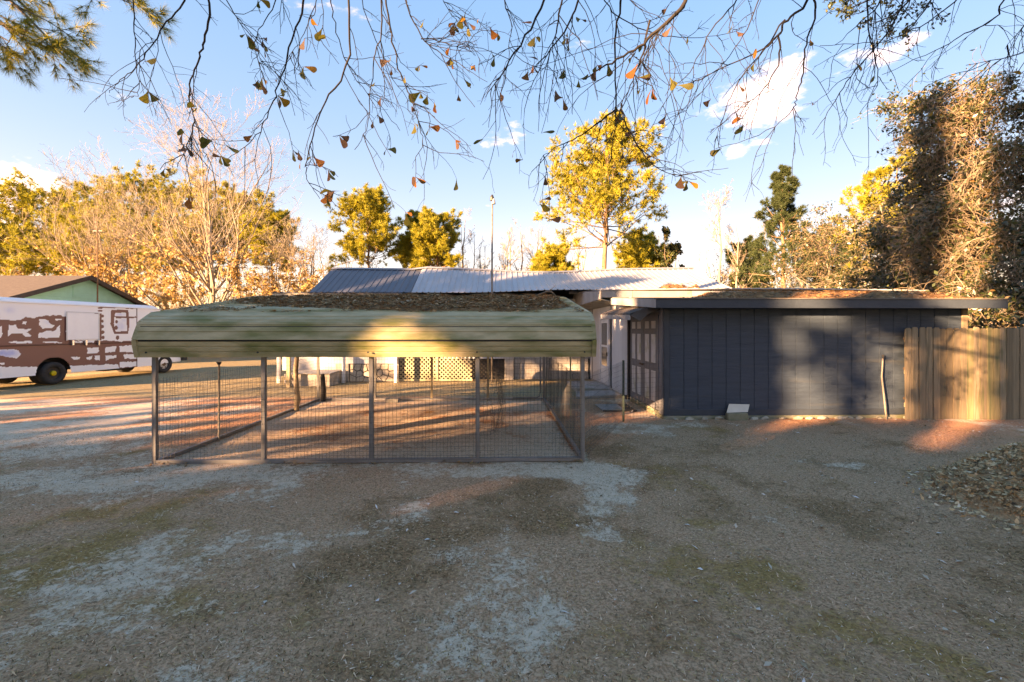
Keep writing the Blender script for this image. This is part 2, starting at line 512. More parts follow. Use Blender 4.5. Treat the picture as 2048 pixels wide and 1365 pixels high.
M['fascia_dark'] = mat('fascia_dark', (0.05, 0.045, 0.045), (0.035, 0.032, 0.032), 5, 0.7)
M['tyre'] = mat('tyre', (0.022, 0.022, 0.024), (0.04, 0.037, 0.035), 12, 0.85)
M['rim_white'] = mat('rim_white', (0.60, 0.58, 0.55), (0.40, 0.36, 0.32), 14, 0.5)
M['rim_dark'] = mat('rim_dark', (0.03, 0.03, 0.03), (0.05, 0.045, 0.04), 12, 0.6)
M['hub_yellow'] = mat('hub_yellow', (0.65, 0.42, 0.02), (0.5, 0.32, 0.02), 20, 0.5)
M['truck_white'] = mat('truck_white', (0.84, 0.84, 0.86), (0.78, 0.78, 0.80), 2, 0.35)
M['maroon'] = mat('maroon_trim', (0.10, 0.035, 0.03), (0.08, 0.03, 0.028), 5, 0.45)
M['chrome'] = mat('chrome', (0.6, 0.61, 0.62), (0.5, 0.5, 0.5), 5, 0.25, metal=0.8)
M['pine_cone'] = mat('pine_cone', (0.10, 0.065, 0.045), (0.16, 0.11, 0.08), 20, 0.9)
M['stick'] = mat('stick', (0.33, 0.28, 0.23), (0.22, 0.18, 0.15), 12, 0.9, 0.4, 30)
M['paper'] = mat('paper', (0.62, 0.56, 0.48), (0.55, 0.49, 0.42), 4, 0.8)
M['litter_bed'] = mat('litter_bed', (0.22, 0.105, 0.052), (0.40, 0.20, 0.095), 9, 0.95, 1.0, 30, c3=(0.05, 0.03, 0.02), s3=6, t3=(0.5, 0.65))
M['tin'] = mat('tin', (0.33, 0.33, 0.34), (0.25, 0.25, 0.25), 5, 0.5, metal=0.3)
M['tarp'] = mat('tarp', (0.03, 0.032, 0.036), (0.05, 0.05, 0.052), 8, 0.5, 0.5, 12)
M['moss_clump'] = mat_tint('moss_clump', [(0, (0.07, 0.042, 0.018)), (0.6, (0.17, 0.10, 0.04)), (1, (0.32, 0.18, 0.08))], 0.95)

# truck side paint: white with brown primer and blue smears, from attributes
def truck_paint():
    m = bpy.data.materials.new('truck_paint'); m.use_nodes = True
    n = m.node_tree.nodes; l = m.node_tree.links; b = n['Principled BSDF']
    b.inputs['Roughness'].default_value = 0.42
    a1 = n.new('ShaderNodeAttribute'); a1.attribute_name = 'primer'
    a2 = n.new('ShaderNodeAttribute'); a2.attribute_name = 'blue'
    nz = n.new('ShaderNodeTexNoise'); nz.inputs['Scale'].default_value = 3; nz.inputs['Detail'].default_value = 6
    w = n.new('ShaderNodeMix'); w.data_type = 'RGBA'; w.inputs['A'].default_value = (0.84, 0.84, 0.86, 1); w.inputs['B'].default_value = (0.76, 0.76, 0.79, 1)
    l.new(nz.outputs['Fac'], w.inputs['Factor'])
    bl = n.new('ShaderNodeMix'); bl.data_type = 'RGBA'; bl.inputs['B'].default_value = (0.22, 0.34, 0.70, 1)
    l.new(a2.outputs['Fac'], bl.inputs['Factor']); l.new(w.outputs['Result'], bl.inputs['A'])
    br = n.new('ShaderNodeMix'); br.data_type = 'RGBA'; br.inputs['A'].default_value = (0.19, 0.065, 0.055, 1); br.inputs['B'].default_value = (0.23, 0.085, 0.072, 1)
    l.new(nz.outputs['Fac'], br.inputs['Factor'])
    mr = n.new('ShaderNodeMapRange'); mr.inputs['From Min'].default_value = 0.3; mr.inputs['From Max'].default_value = 0.7
    l.new(a1.outputs['Fac'], mr.inputs['Value'])
    mx = n.new('ShaderNodeMix'); mx.data_type = 'RGBA'
    l.new(mr.outputs[0], mx.inputs['Factor']); l.new(bl.outputs['Result'], mx.inputs['A']); l.new(br.outputs['Result'], mx.inputs['B'])
    l.new(mx.outputs['Result'], b.inputs['Base Color'])
    return m
M['truck_paint'] = truck_paint()


# ------------------------------------------------------------------ ground
def axis(segs):
    out = [segs[0][0]]
    for (a, b, s) in segs:
        n = max(1, int(round((b - a) / s)))
        out += list(np.linspace(a, b, n + 1)[1:])
    return np.array(out)


gx = axis([(-900, -200, 100), (-200, -60, 20), (-60, -24, 3), (-24, -10, 0.3), (-10, 10, 0.065), (10, 20, 0.3), (20, 60, 4), (60, 200, 20), (200, 900, 100)])
gy = axis([(-300, -60, 40), (-60, -8, 4), (-8, 1.2, 0.6), (1.2, 8.5, 0.055), (8.5, 14, 0.09), (14, 24, 0.25), (24, 60, 2), (60, 200, 20), (200, 1000, 100)])
GX, GY = np.meshgrid(gx, gy)


def relief(x, y):
    near = 1 - sstep(25, 60, np.abs(y) + 0.5 * np.abs(x))
    return near * ((fbm(x * 0.45, y * 0.45, 3) - 0.5) * 0.06 + (fbm(x * 3 + 5, y * 3, 3) - 0.5) * 0.022) - 0.012


GZ = relief(GX, GY)


def blob(px, py, rx, ry, soft=0.5):
    """soft ellipse mask on the ground, centre given where it lies in the yard"""
    c = G(px, py)
    q = ((GX - c.x) / rx) ** 2 + ((GY - c.y) / ry) ** 2
    return np.exp(-q * soft * 2)


n1 = fbm(GX * 0.7, GY * 0.7, 5); n2 = fbm(GX * 0.55 + 31, GY * 0.55 + 7, 5); n3 = fbm(GX * 2.3 + 3, GY * 2.3 + 11, 4)
# pale sand
sand = 0.12 + (n1 - 0.5) * 1.9 + (n3 - 0.5) * 1.1
sand += 0.62 * np.exp(-((GY - 6.1) / 0.75) ** 2) * sstep(-6.2, -4.4, GX) * (1 - sstep(1.2, 2.6, GX))
sand += 0.85 * (sstep(6.5, 6.8, GY) * (1 - sstep(12.2, 13.0, GY)) * sstep(-5.1, -4.7, GX) * (1 - sstep(1.0, 1.4, GX)))
for (px, py, rx, ry, a) in ((560, 1100, 0.75, 0.45, 0.55), (600, 1070, 0.5, 0.3, 0.3), (480, 1330, 0.4, 0.35, 0.5), (1090, 1270, 0.32, 0.45, 0.5),
                            (1060, 1120, 0.35, 0.3, 0.35), (210, 1020, 0.8, 0.35, 0.45), (100, 960, 1.6, 0.4, 0.5), (150, 1180, 0.5, 0.2, 0.35),
                            (1690, 928, 0.6, 0.2, 0.45), (1200, 945, 0.9, 0.3, 0.4), (1380, 850, 1.6, 0.25, 0.55), (1240, 800, 1.0, 1.0, 0.5),
                            (1950, 1270, 0.5, 0.4, 0.25), (930, 1195, 0.2, 0.12, 0.5), (700, 1230, 0.5, 0.2, 0.2)):
    sand += 0.75 * a * blob(px, py, rx, ry)
left = (1 - sstep(-7.2, -4.6, GX)) * sstep(6.2, 7.6, GY)
sand += 0.55 * left * (1 - sstep(11.5, 15, GY))
sand -= 0.35 * sstep(0.6, 2.5, GX) * (1 - sstep(7.2, 8.6, GY))
# moss and green growth
moss = 0.0 + (n2 - 0.5) * 1.9 + (fbm(GX * 3.1 + 71, GY * 3.1 + 2, 4) - 0.5) * 1.3
for (px, py, rx, ry, a) in ((400, 1225, 0.7, 0.3, 0.65), (120, 1120, 1.0, 0.6, 0.45), (1450, 1140, 0.75, 0.35, 0.6), (60, 1040, 1.4, 0.5, 0.4), (1330, 1250, 0.5, 0.3, 0.3),
                            (850, 1000, 0.6, 0.25, 0.3), (1130, 800, 0.35, 0.9, 0.7), (1990, 900, 1.2, 0.4, 0.45), (620, 1220, 0.4, 0.2, 0.3)):
    moss += 0.6 * a * blob(px, py, rx, ry)
# dark thatch
dark = 0.14 + (fbm(GX * 0.8 + 51, GY * 0.8 + 5, 5) - 0.5) * 1.6 + (fbm(GX * 2.9 + 13, GY * 2.9 + 8, 4) - 0.5) * 1.2
for (px, py, rx, ry, a) in ((1100, 970, 0.6, 0.45, 0.6), (900, 1060, 0.9, 0.6, 0.5), (1250, 1050, 1.3, 0.5, 0.4), (850, 1130, 0.6, 0.3, 0.4), (275, 950, 0.25, 0.16, 0.9),
                            (1250, 1240, 0.5, 0.3, 0.4), (1150, 810, 0.28, 0.7, 0.7), (780, 1330, 0.6, 0.3, 0.25)):
    dark += 0.75 * a * blob(px, py, rx, ry)
# dry golden turf of the far yard
dry = sstep(12.5, 13.5, GY) + sstep(13, 20, np.abs(GX)) * 0.8
dry = np.clip(dry, 0, 1)
ny, nx = GX.shape
V = np.stack([GX, GY, GZ], -1).reshape(-1, 3)
ii = np.arange(nx * ny).reshape(ny, nx)
Fq = np.stack([ii[:-1, :-1], ii[:-1, 1:], ii[1:, 1:], ii[1:, :-1]], -1).reshape(-1, 4)
gme = np_mesh('ground', V, Fq)
for nm, arr in (('sand', sand), ('moss', moss), ('dark', dark), ('dry', dry)):
    at = gme.attributes.new(nm, 'FLOAT', 'POINT')
    at.data.foreach_set('value', arr.astype(np.float32).ravel())


def ground_mat():
    m = bpy.data.materials.new('ground'); m.use_nodes = True
    nt = m.node_tree; n = nt.nodes; l = nt.links; b = n['Principled BSDF']
    b.inputs['Roughness'].default_value = 0.95; b.inputs['Specular IOR Level'].default_value = 0.1
    tc = n.new('ShaderNodeTexCoord')

    def noise(s, det=8, rough=0.65):
        z = n.new('ShaderNodeTexNoise'); z.inputs['Scale'].default_value = s; z.inputs['Detail'].default_value = det; z.inputs['Roughness'].default_value = rough
        l.new(tc.outputs['Object'], z.inputs['Vector']); return z.outputs['Fac']

    def attr(k):
        a = n.new('ShaderNodeAttribute'); a.attribute_name = k; return a.outputs['Fac']

    def mth(op, a, b_):
        q = n.new('ShaderNodeMath'); q.operation = op
        for i, v in enumerate((a, b_)):
            if isinstance(v, (int, float)): q.inputs[i].default_value = v
            else: l.new(v, q.inputs[i])
        return q.outputs[0]

    def rng_(v, a, c):
        r = n.new('ShaderNodeMapRange'); r.interpolation_type = 'SMOOTHSTEP'; r.inputs['From Min'].default_value = a; r.inputs['From Max'].default_value = c
        l.new(v, r.inputs['Value']); return r.outputs[0]

    def mix(f, a, c):
        x = n.new('ShaderNodeMix'); x.data_type = 'RGBA'
        l.new(f, x.inputs['Factor'])
        for s, v in (('A', a), ('B', c)):
            if isinstance(v, tuple): x.inputs[s].default_value = (*v, 1)
            else: l.new(v, x.inputs[s])
        return x.outputs['Result']
    fine = noise(42, 6, 0.8); mid = noise(11, 8, 0.75); grit = noise(130, 3, 0.7); wide = noise(3.5, 6, 0.6)
    jit = mth('ADD', mth('MULTIPLY', mth('SUBTRACT', mid, 0.5), 1.7), mth('MULTIPLY', mth('SUBTRACT', fine, 0.5), 1.3))
    thatch = mix(rng_(fine, 0.34, 0.68), (0.307, 0.134, 0.075), (0.791, 0.384, 0.239))
    thatch = mix(rng_(grit, 0.60, 0.78), thatch, (0.842, 0.455, 0.310))
    dk = rng_(mth('ADD', attr('dark'), jit), 0.25, 0.75)
    thatch = mix(dk, thatch, mix(rng_(fine, 0.38, 0.62), (0.140, 0.058, 0.029), (0.536, 0.236, 0.126)))
    ms = rng_(mth('ADD', attr('moss'), jit), 0.22, 0.75)
    col = mix(ms, thatch, mix(rng_(fine, 0.35, 0.65), (0.230, 0.100, 0.038), (0.536, 0.254, 0.100)))
    sd = rng_(mth('ADD', attr('sand'), jit), 0.34, 0.66)
    scol = mix(rng_(mid, 0.35, 0.65), (0.54, 0.39, 0.285), (0.69, 0.505, 0.38))
    scol = mix(rng_(fine, 0.52, 0.72), scol, (0.403, 0.246, 0.167))
    col = mix(sd, col, scol)
    turf = mix(rng_(mth('ADD', mid, mth('SUBTRACT', fine, 0.5)), 0.35, 0.65), (0.19, 0.13, 0.07), (0.37, 0.28, 0.16))
    turf = mix(rng_(wide, 0.45, 0.7), turf, (0.27, 0.215, 0.15))
    col = mix(attr('dry'), col, turf)
    l.new(col, b.inputs['Base Color'])
    h = mth('ADD', mth('MULTIPLY', mid, 0.5), mth('ADD', mth('MULTIPLY', fine, 0.35), mth('MULTIPLY', grit, 0.12)))
    bp = n.new('ShaderNodeBump'); bp.inputs['Strength'].default_value = 0.8; bp.inputs['Distance'].default_value = 0.03
    l.new(h, bp.inputs['Height']); l.new(bp.outputs[0], b.inputs['Normal'])
    return m


g_obj = link('ground', gme, ground_mat(), smooth=True)
g_obj['kind'] = 'structure'


def gz(x, y):
    return relief(np.asarray(x, float), np.asarray(y, float))

# ------------------------------------------------------------------ carport
CX0, CX1, CY0, CY1, CRY = -4.9, 1.2, 6.6, 12.4, 9.5
RX0, RX1 = -5.05, 1.33
# roof section, front half, mirrored about the ridge: (y, z)
sec = [(6.50, 1.515), (6.475, 1.60), (6.455, 1.68), (6.447, 1.735), (6.445, 1.752), (6.50, 1.88), (6.555, 1.995), (6.78, 2.125), (7.2, 2.19), (7.75, 2.275), (8.62, 2.41), (CRY, 2.55)]


def roof_z(y):
    ys = [a for a, b in sec]; zs = [b for a, b in sec]
    yy = y if y <= CRY else 2 * CRY - y
    return float(np.interp(yy, ys[4:], zs[4:]))


carport = thing('metal_carport', 'low metal carport with algae stained olive roof and grey steel posts', 'carport', (-1.85, 9.5, 0))


def carport_sheet(prof, off, parent, flip, ribs):
    """one long roof sheet following prof, with pressed ribs across its width"""
    segs = []
    for i in range(len(prof) - 1):
        a = Vector((0, *prof[i])); b = Vector((0, *prof[i + 1])); t = (b - a).normalized()
        nrm = Vector((0, -t.z, t.y))
        if nrm.z < -0.2 or (abs(nrm.z) <= 0.2 and nrm.y > 0): nrm = -nrm
        segs.append((a, t, nrm, (b - a).length))
    tot = sum(q[3] for q in segs)
    marks = [(0.0, 0.0), (tot, 0.0)]
    acc = 0.0
    for q in segs:
        marks.append((acc, 0.0)); acc += q[3]
    for r_ in ribs:
        marks += [(r_ - 0.012, 0.0), (r_ - 0.005, 0.009), (r_ + 0.005, 0.009), (r_ + 0.012, 0.0)]
    marks = sorted(set(m_ for m_ in marks if 0 <= m_[0] <= tot))
    outp = []
    for (u, h) in marks:
        acc = 0.0
        for q in segs:
            if u <= acc + q[3] + 1e-9:
                outp.append(q[0] + q[1] * (u - acc) + q[2] * (off + h)); break
            acc += q[3]
    xs = np.linspace(RX0, RX1, 14)
    V_ = []; Fc = []
    for x in xs:
        dz = (vnoise(x * 0.9 + off * 100, prof[0][0] * 3) - 0.5) * 0.005
        for p in outp:
            y = p.y if not flip else 2 * CRY - p.y
            V_.append((x, y, p.z + dz))
    m_ = len(outp)
    for i in range(len(xs) - 1):
        for j in range(m_ - 1):
            Fc.append((i * m_ + j, (i + 1) * m_ + j, (i + 1) * m_ + j + 1, i * m_ + j + 1))
    mb = MB(); mb.add(V_, Fc)
    o = mb.build('roof_sheet', M['carport'], parent)
    md = o.modifiers.new('thickness', 'SOLIDIFY'); md.thickness = 0.004; md.offset = -1
    return o


for flip in (False, True):
    carport_sheet(sec[0:4], 0.000, carport, flip, (0.075, 0.15))
    carport_sheet([sec[4], sec[5], sec[6]], 0.022, carport, flip, (0.13, 0.235))
    carport_sheet([(6.535, 1.952), sec[6], sec[7], sec[8], sec[9]], 0.030, carport, flip, (0.09, 0.20, 0.33, 0.46, 0.60, 0.73))
    carport_sheet([sec[9], sec[10]], 0.036, carport, flip, (0.1, 0.22, 0.34, 0.46, 0.58, 0.70))
    carport_sheet([sec[10], sec[11]], 0.042, carport, flip, (0.1, 0.22, 0.34, 0.46, 0.58, 0.70))
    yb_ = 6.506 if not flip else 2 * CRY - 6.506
    MB().box(RX0 + .02, RX1 - .02, yb_ - .006, yb_ + .006, 1.925, 1.95).build('seam_shade_strip', M['black'], carport)  # black strip in place of the shadow under the sheet's lower edge
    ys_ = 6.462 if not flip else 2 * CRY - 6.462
    MB().box(RX0 + .02, RX1 - .02, ys_ - .004, ys_ + .004, 1.715, 1.775).build('seam_shade_strip', M['black'], carport)  # black strip added to keep the gap between the sheets dark
# edge trims at both ends
for xe, sgn in ((RX0, -1), (RX1, 1)):
    mb = MB()
    full = sec + [(2 * CRY - y, z) for (y, z) in sec[::-1][1:]]
    for i in range(len(full) - 1):
        a, b = full[i], full[i + 1]
        mb.bar((xe + sgn * 0.012, a[0], a[1] + 0.006), (xe + sgn * 0.012, b[0], b[1] + 0.006), 0.05, 0.06, up=(1, 0, 0))
    mb.build('edge_trim', M['carport'], carport)
post_x = [CX0 + (CX1 - CX0) * i / 4 for i in range(5)]
for i, x in enumerate(post_x):
    for Y in (CY0, CY1):
        if Y == CY1 and i == 1: pass
        mb = MB(); mb.box(x - 0.029, x + 0.029, Y - 0.029, Y + 0.029, -0.03, 1.93)
        mb.build('post', M['wood_post'] if (Y == CY1 and i in (2, 3)) else M['galv'], carport, bevel=0.004)
    # roof bow
    mb = MB()
    bow = [(CY0, 1.90), (6.66, 2.04), (6.88, 2.10), (CRY, 2.49), (2 * CRY - 6.88, 2.10), (2 * CRY - 6.66, 2.04), (CY1, 1.90)]
    for a, b in zip(bow[:-1], bow[1:]):
        mb.bar((x, a[0], a[1]), (x, b[0], b[1]), 0.05, 0.05, up=(1, 0, 0))
    mb.build('roof_bow', M['galv'], carport)
    mb = MB(); mb.tube([(x, 6.44, 1.585), (x, 6.425, 1.585)], 0.013, 8)
    mb.build('bolt', M['black'], carport)
for Y in (CY0, CY1):
    mb = MB(); mb.box(CX0 + 0.03, CX1 - 0.03, Y - 0.03, Y + 0.03, -0.005, 0.052)
    mb.build('base_rail', M['galv'] if Y == CY0 else M['board_grey'], carport, bevel=0.004)
for x in (CX0, CX1):
    mb = MB(); mb.box(x - 0.028, x + 0.028, CY0 + 0.035, CY1 - 0.035, -0.01, 0.045)
    mb.build('base_rail', M['galv'], carport)
# bracing pipe bent up beside the right rear post
mb = MB(); mb.tube([(0.35, 12.3, 0.06), (0.98, 12.3, 0.06), (1.06, 12.3, 0.10), (1.09, 12.3, 0.20), (1.09, 12.3, 1.75)], 0.022, 8)
mb.build('brace_pipe', M['galv'], carport, smooth=True)


def litter_heap(name, label, x0, x1, y0, y1, zf, maskf, hmax, n, parent=None, lean=None, step=0.06, group=None):
    """needles and leaf scraps drifted on a roof: a lumpy bed with loose needles over it"""
    xs = np.arange(x0, x1, step); ys = np.arange(y0, y1, step)
    X, Y = np.meshgrid(xs, ys)
    m_ = maskf(X, Y) + (fbm(X * 2.2, Y * 2.2, 4) - 0.5) * 1.5
    h = sstep(0.35, 0.85, m_) * hmax * (0.45 + 1.1 * fbm(X * 5 + 3, Y * 5, 3)) * (0.6 + 0.8 * fbm(X * 14, Y * 14, 2))
    Z = np.vectorize(zf)(Y) + h - 0.012
    keep = m_ > 0.3
    V_ = np.stack([X, Y, Z], -1).reshape(-1, 3)
    ny_, nx_ = X.shape; q = np.arange(nx_ * ny_).reshape(ny_, nx_)
    kk = keep[:-1, :-1] | keep[1:, 1:]
    Fq_ = np.stack([q[:-1, :-1], q[:-1, 1:], q[1:, 1:], q[1:, :-1]], -1)[kk]
    root = thing(name, label, 'pine straw', (float((x0 + x1) / 2), float((y0 + y1) / 2), float(zf((y0 + y1) / 2))), group)
    bed = link('needle_bed', np_mesh('needle_bed', V_, Fq_), M['litter_bed'], root, smooth=True)
    rng = np.random.default_rng(int(abs(x0 * 100)) + 5)
    cx = rng.uniform(x0, x1, n * 3); cy = rng.uniform(y0, y1, n * 3)
    mm = maskf(cx, cy) + (fbm(cx * 2.2, cy * 2.2, 4) - 0.5) * 1.5
    sel = mm > rng.uniform(-0.05, 0.55, n * 3)
    cx, cy, mm = cx[sel][:n], cy[sel][:n], mm[sel][:n]
    hh = sstep(0.35, 0.85, mm) * hmax * (0.45 + 1.1 * fbm(cx * 5 + 3, cy * 5, 3)) * (0.6 + 0.8 * fbm(cx * 14, cy * 14, 2))
    cz = np.array([zf(v) for v in cy]) + hh + rng.uniform(-0.005, 0.02, len(cx))
    a = rng.uniform(0, 2 * np.pi, len(cx)); leaf = rng.random(len(cx)) < 0.12
    ln = np.where(leaf, rng.uniform(0.02, 0.035, len(cx)), rng.uniform(0.05, 0.10, len(cx))); wd = np.where(leaf, 0.018, 0.0035)
    A = np.stack([np.cos(a) * ln, np.sin(a) * ln, rng.normal(0, 0.2, len(cx)) * ln], -1)
    B = np.stack([-np.sin(a) * wd, np.cos(a) * wd, rng.normal(0, 0.5, len(cx)) * wd], -1)
    ti = np.where(leaf, rng.uniform(0.4, 1, len(cx)), rng.uniform(0, 0.9, len(cx)))
    c_ = cards('loose_needles', np.stack([cx, cy, cz], -1), A, B, M['litter'], root, ti)
    c_['kind'] = 'stuff'
    return root


def cp_mask(X, Y):
    front = 6.98 + 0.55 * (1 - sstep(-3.6, -1.8, X)) + 0.5 * (1 - sstep(-4.9, -3.6, X)) + 0.35 * sstep(0.3, 1.2, X)
    top = 9.35 - 0.4 * (1 - sstep(-4.6, -2.8, X))
    m_ = sstep(-0.15, 0.3, Y - front) * (1 - sstep(-0.1, 0.55, Y - top))
    return m_ * sstep(-4.95, -4.4, X) * (1 - sstep(0.95, 1.3, X))


litter_heap('pine_straw_drift', 'brown pine needles and leaves drifted over the olive carport roof', RX0 + 0.05, RX1 - 0.05, 6.8, 10.4, lambda y: roof_z(y) + 0.03, cp_mask, 0.05, 24000)
# dead branch on the ridge
br = MB()
br.tube([P(1070, 592, 9.55), P(1083, 588, 9.55), P(1093, 584, 9.5), P(1102, 584, 9.5), P(1110, 590, 9.4)], [0.012, 0.018, 0.022, 0.02, 0.012], 6)
br.tube([P(1095, 584, 9.5), P(1104, 578, 9.5), P(1112, 570, 9.5)], [0.009, 0.006, 0.003], 5)
tag(br.build('fallen_branch', M['bark'], None, smooth=True), 'crooked dead branch lying along the ridge of the carport roof', 'branch')


# ------------------------------------------------------------------ wire mesh
def wire_fence(label, pts, h, sx=0.052, sz=0.085, r=0.0021, sag=0.01, seed=1, z0=0.04, name='wire_mesh_fence', group=None):
    rng = np.random.default_rng(seed)
    root = thing(name, label, 'wire fence', (pts[0][0], pts[0][1], 0), group)
    Pv = []; Ph = []
    for (a, b) in zip(pts[:-1], pts[1:]):
        a = np.array(a, float); b = np.array(b, float); L = np.linalg.norm(b - a); n = int(L / sx)
        nrm = np.array([-(b - a)[1], (b - a)[0]]) / L
        ts = (np.arange(n) + 0.5) / n

        def at(t, z):
            w = sag * (np.sin(t * 9.0 + z * 3) + 0.6 * np.sin(t * 23 + 1)) + sag * 0.6 * np.sin(z * 7 + t * 4)
            p = a[None, :] + (b - a)[None, :] * t[:, None] + nrm[None, :] * w[:, None]
            return np.concatenate([p, z[:, None]], 1)
        for t in ts:
            zz = np.linspace(z0, h + rng.uniform(-0.004, 0.012), 6)
            Pv.append(at(np.full(6, t) + rng.normal(0, 0.0006, 6), zz))
        zk = z0
        k = 0
        while zk < h + 0.01:
            tt = np.linspace(0, 1, 25)
            Ph.append(at(tt, np.full(25, zk) + 0.006 * np.sin(tt * 14 + k)))
            zk += sz * (0.7 if zk < 0.35 else 1.0); k += 1
    Pv = np.array(Pv); Ph = np.array(Ph)
    o = tube_obj('wires', [(Pv, np.full(Pv.shape[:2], r), 3), (Ph, np.full(Ph.shape[:2], r * 1.1), 3)], M['wire'], root)
    o['kind'] = 'stuff'
    return root


wire_fence('welded wire mesh stretched across the front posts of the carport', [(CX0, CY0 - 0.036), (CX1, CY0 - 0.036)], 1.22, seed=2)
wire_fence('wire mesh closing the side of the carport that faces the truck', [(CX0 - 0.04, CY0 + 0.05), (CX0 - 0.02, 8.0), (CX0 + 0.05, 10.8), (CX0 - 0.03, CY1)], 1.2, seed=3, sx=0.06)
wire_fence('wire mesh along the back posts of the carport towards the house', [(CX0, CY1 + 0.036), (CX1, CY1 + 0.036)], 1.15, seed=4, sx=0.075, sz=0.1)
wire_fence('wire mesh on the side of the carport that faces the blue shed', [(CX1 + 0.034, CY0 + 0.05), (CX1 + 0.05, 9.5), (CX1 + 0.034, CY1)], 1.2, seed=5, sx=0.06)
wire_fence('short run of wire mesh linking the carport post to the blue shed corner', [(CX1 + 0.045, CY0 - 0.02), (2.52, 9.30), (3.47, 9.58)], 1.25, seed=6, sx=0.075, sz=0.1, r=0.002)
wire_fence('loose flap of wire mesh leaning inside the carport', [(-0.35, 7.9), (-0.02, 8.3), (0.05, 9.6)], 1.1, seed=8, sag=0.05, sx=0.06)


def stake(name, label, cat, base, top_z, w, mat_, lean=(0, 0), kind='pipe', cap=None):
    root = thing(name, label, cat, (base[0], base[1], 0))
    b = Vector((base[0], base[1], -0.05)); t = Vector((base[0] + lean[0], base[1] + lean[1], top_z))
    mb = MB()
    if kind == 'pipe': mb.tube([b, t], w / 2, 8)
    else:
        mb.bar(b, t, w, w * 0.18); mb.bar(b + Vector((0, w * 0.3, 0)), t + Vector((0, w * 0.3, 0)), w * 0.18, w * 0.6)
    mb.build('shaft', mat_, root)
    if cap:
        c = MB(); c.tube([t + Vector((0, 0, -0.01)), t + Vector((0, 0, 0.035))], [w * 0.75, w * 1.35], 8)
        c.build('cap', cap, root)
    return root


stake('metal_stake', 'thin grey pipe stake with flared dark cap beside the carport side mesh', 'stake', G(438, 880)[:2], 1.31, 0.032, M['galv_rust'], cap=M['black'])
stake('metal_stake', 'dark thin stake with thick head near the right rear carport post', 'stake', G(1102, 815)[:2], 1.35, 0.02, M['black'], cap=M['black'])
stake('metal_stake', 'weathered green stake by the mossy strip between carport and shed', 'stake', G(1141, 832)[:2], 1.45, 0.035, M['concrete_mossy'], kind='t')
stake('metal_stake', 'dark green steel fence post holding mesh beside the panelled shed doors', 'stake', (2.55, 9.34), 1.27, 0.045, M['green_steel'], kind='t')
# bark-covered log and black sleeve
p0 = G(593, 822)
lg = thing('log_post', 'crooked bark covered log post propping the carport on the truck side', 'post', (p0.x, p0.y, 0))
mb = MB(); mb.tube([(p0.x + 0.01, p0.y, -0.05), (p0.x, p0.y, 0.12), (p0.x + 0.03, p0.y, 0.25), (p0.x + 0.0, p0.y, 0.6), (p0.x - 0.02, p0.y, 0.95), (p0.x + 0.015, p0.y, 1.3), (p0.x - 0.02, p0.y, 1.7), (p0.x - 0.02, p0.y, 2.02)],
                   [0.055, 0.06, 0.068, 0.052, 0.056, 0.05, 0.052, 0.05], 9)
mb.build('trunk', M['log_bark'], lg, smooth=True)
for (dx, zz) in ((-0.06, 0.22), (-0.055, 0.75), (0.05, 0.5)):
    k = MB(); k.tube([(p0.x, p0.y, zz), (p0.x + dx, p0.y - 0.01, zz + 0.04), (p0.x + dx * 1.5, p0.y - 0.02, zz + 0.06)], [0.035, 0.026, 0.012], 6)
    k.build('knot', M['log_bark'], lg, smooth=True)
p1 = G(641, 803)
sl = MB(); sl.tube([(p1.x + 0.04, 12.30, 0.0), (p1.x + 0.05, 12.28, 0.3), (p1.x + 0.035, 12.28, 0.62), (p1.x + 0.03, 12.28, 0.72)], [0.07, 0.075, 0.062, 0.05], 8)
tag(sl.build('black_sleeve', M['tyre'], None, smooth=True), 'black upright sleeve leaning on the rear carport post', 'sleeve')
mb = MB(); mb.box(-7.05, -6.93, 15.2, 15.3, -0.04, 1.35)
tag(mb.build('wooden_post', M['wood_post'], None, bevel=0.008), 'square weathered wooden post standing in the yard beside the stoop', 'post')
mb = MB(); mb.box(-3.02, -2.68, 12.05, 12.2, -0.02, 0.09)
tag(mb.build('concrete_brick', M['concrete'], None, bevel=0.006), 'grey concrete brick lying on the carport floor by the back rail', 'brick')

# ------------------------------------------------------------------ shed
SX0, SX1, SY0, SY1 = 3.5, 10.12, 9.62, 13.1
shed = thing('garden_shed', 'dark blue board sided shed with low roof and wide fascia', 'shed', (6.8, 11.3, 0))
MB().box(SX0 + 0.03, SX1, SY0 + 0.02, SY1, -0.05, 2.42).build('wall', M['dark_void'], shed)
MB().box(SX0 - 0.02, SX1 + 0.03, SY0 - 0.03, SY1, -0.06, 0.065).build('foundation', M['concrete_mossy'], shed, bevel=0.01)
bx = SX0 + 0.12
i = 0
while bx < SX1 - 0.12:
    bw = min(0.305, SX1 - 0.10 - bx)
    MB().box(bx + 0.004, bx + bw - 0.004, SY0, SY0 + 0.018, 0.19, 2.40).build('siding_board', M['shed_blue'], shed, bevel=0.003)
    bx += 0.305; i += 1
MB().box(SX0 + 0.1, SX1 - 0.1, SY0 - 0.022, SY0 + 0.012, 0.07, 0.198).build('skirt_board', M['shed_trim'], shed, bevel=0.004)
MB().box(SX0 - 0.012, SX0 + 0.112, SY0 - 0.028, SY0 + 0.015, 0.07, 2.40).build('corner_trim', M['shed_trim'], shed, bevel=0.004)
MB().box(SX1 - 0.11, SX1 + 0.012, SY0 - 0.028, SY0 + 0.015, 0.07, 2.40).build('corner_trim', M['fence'], shed, bevel=0.004)
MB().box(SX0 - 0.005, SX0 + 0.028, SY0 + 0.016, SY1, 0.075, 2.44).build('side_wall', M['shed_grey'], shed)
MB().box(SX1, SX1 + 0.02, SY0 + 0.016, SY1, 0.07, 2.44).build('side_wall', M['shed_blue'], shed)
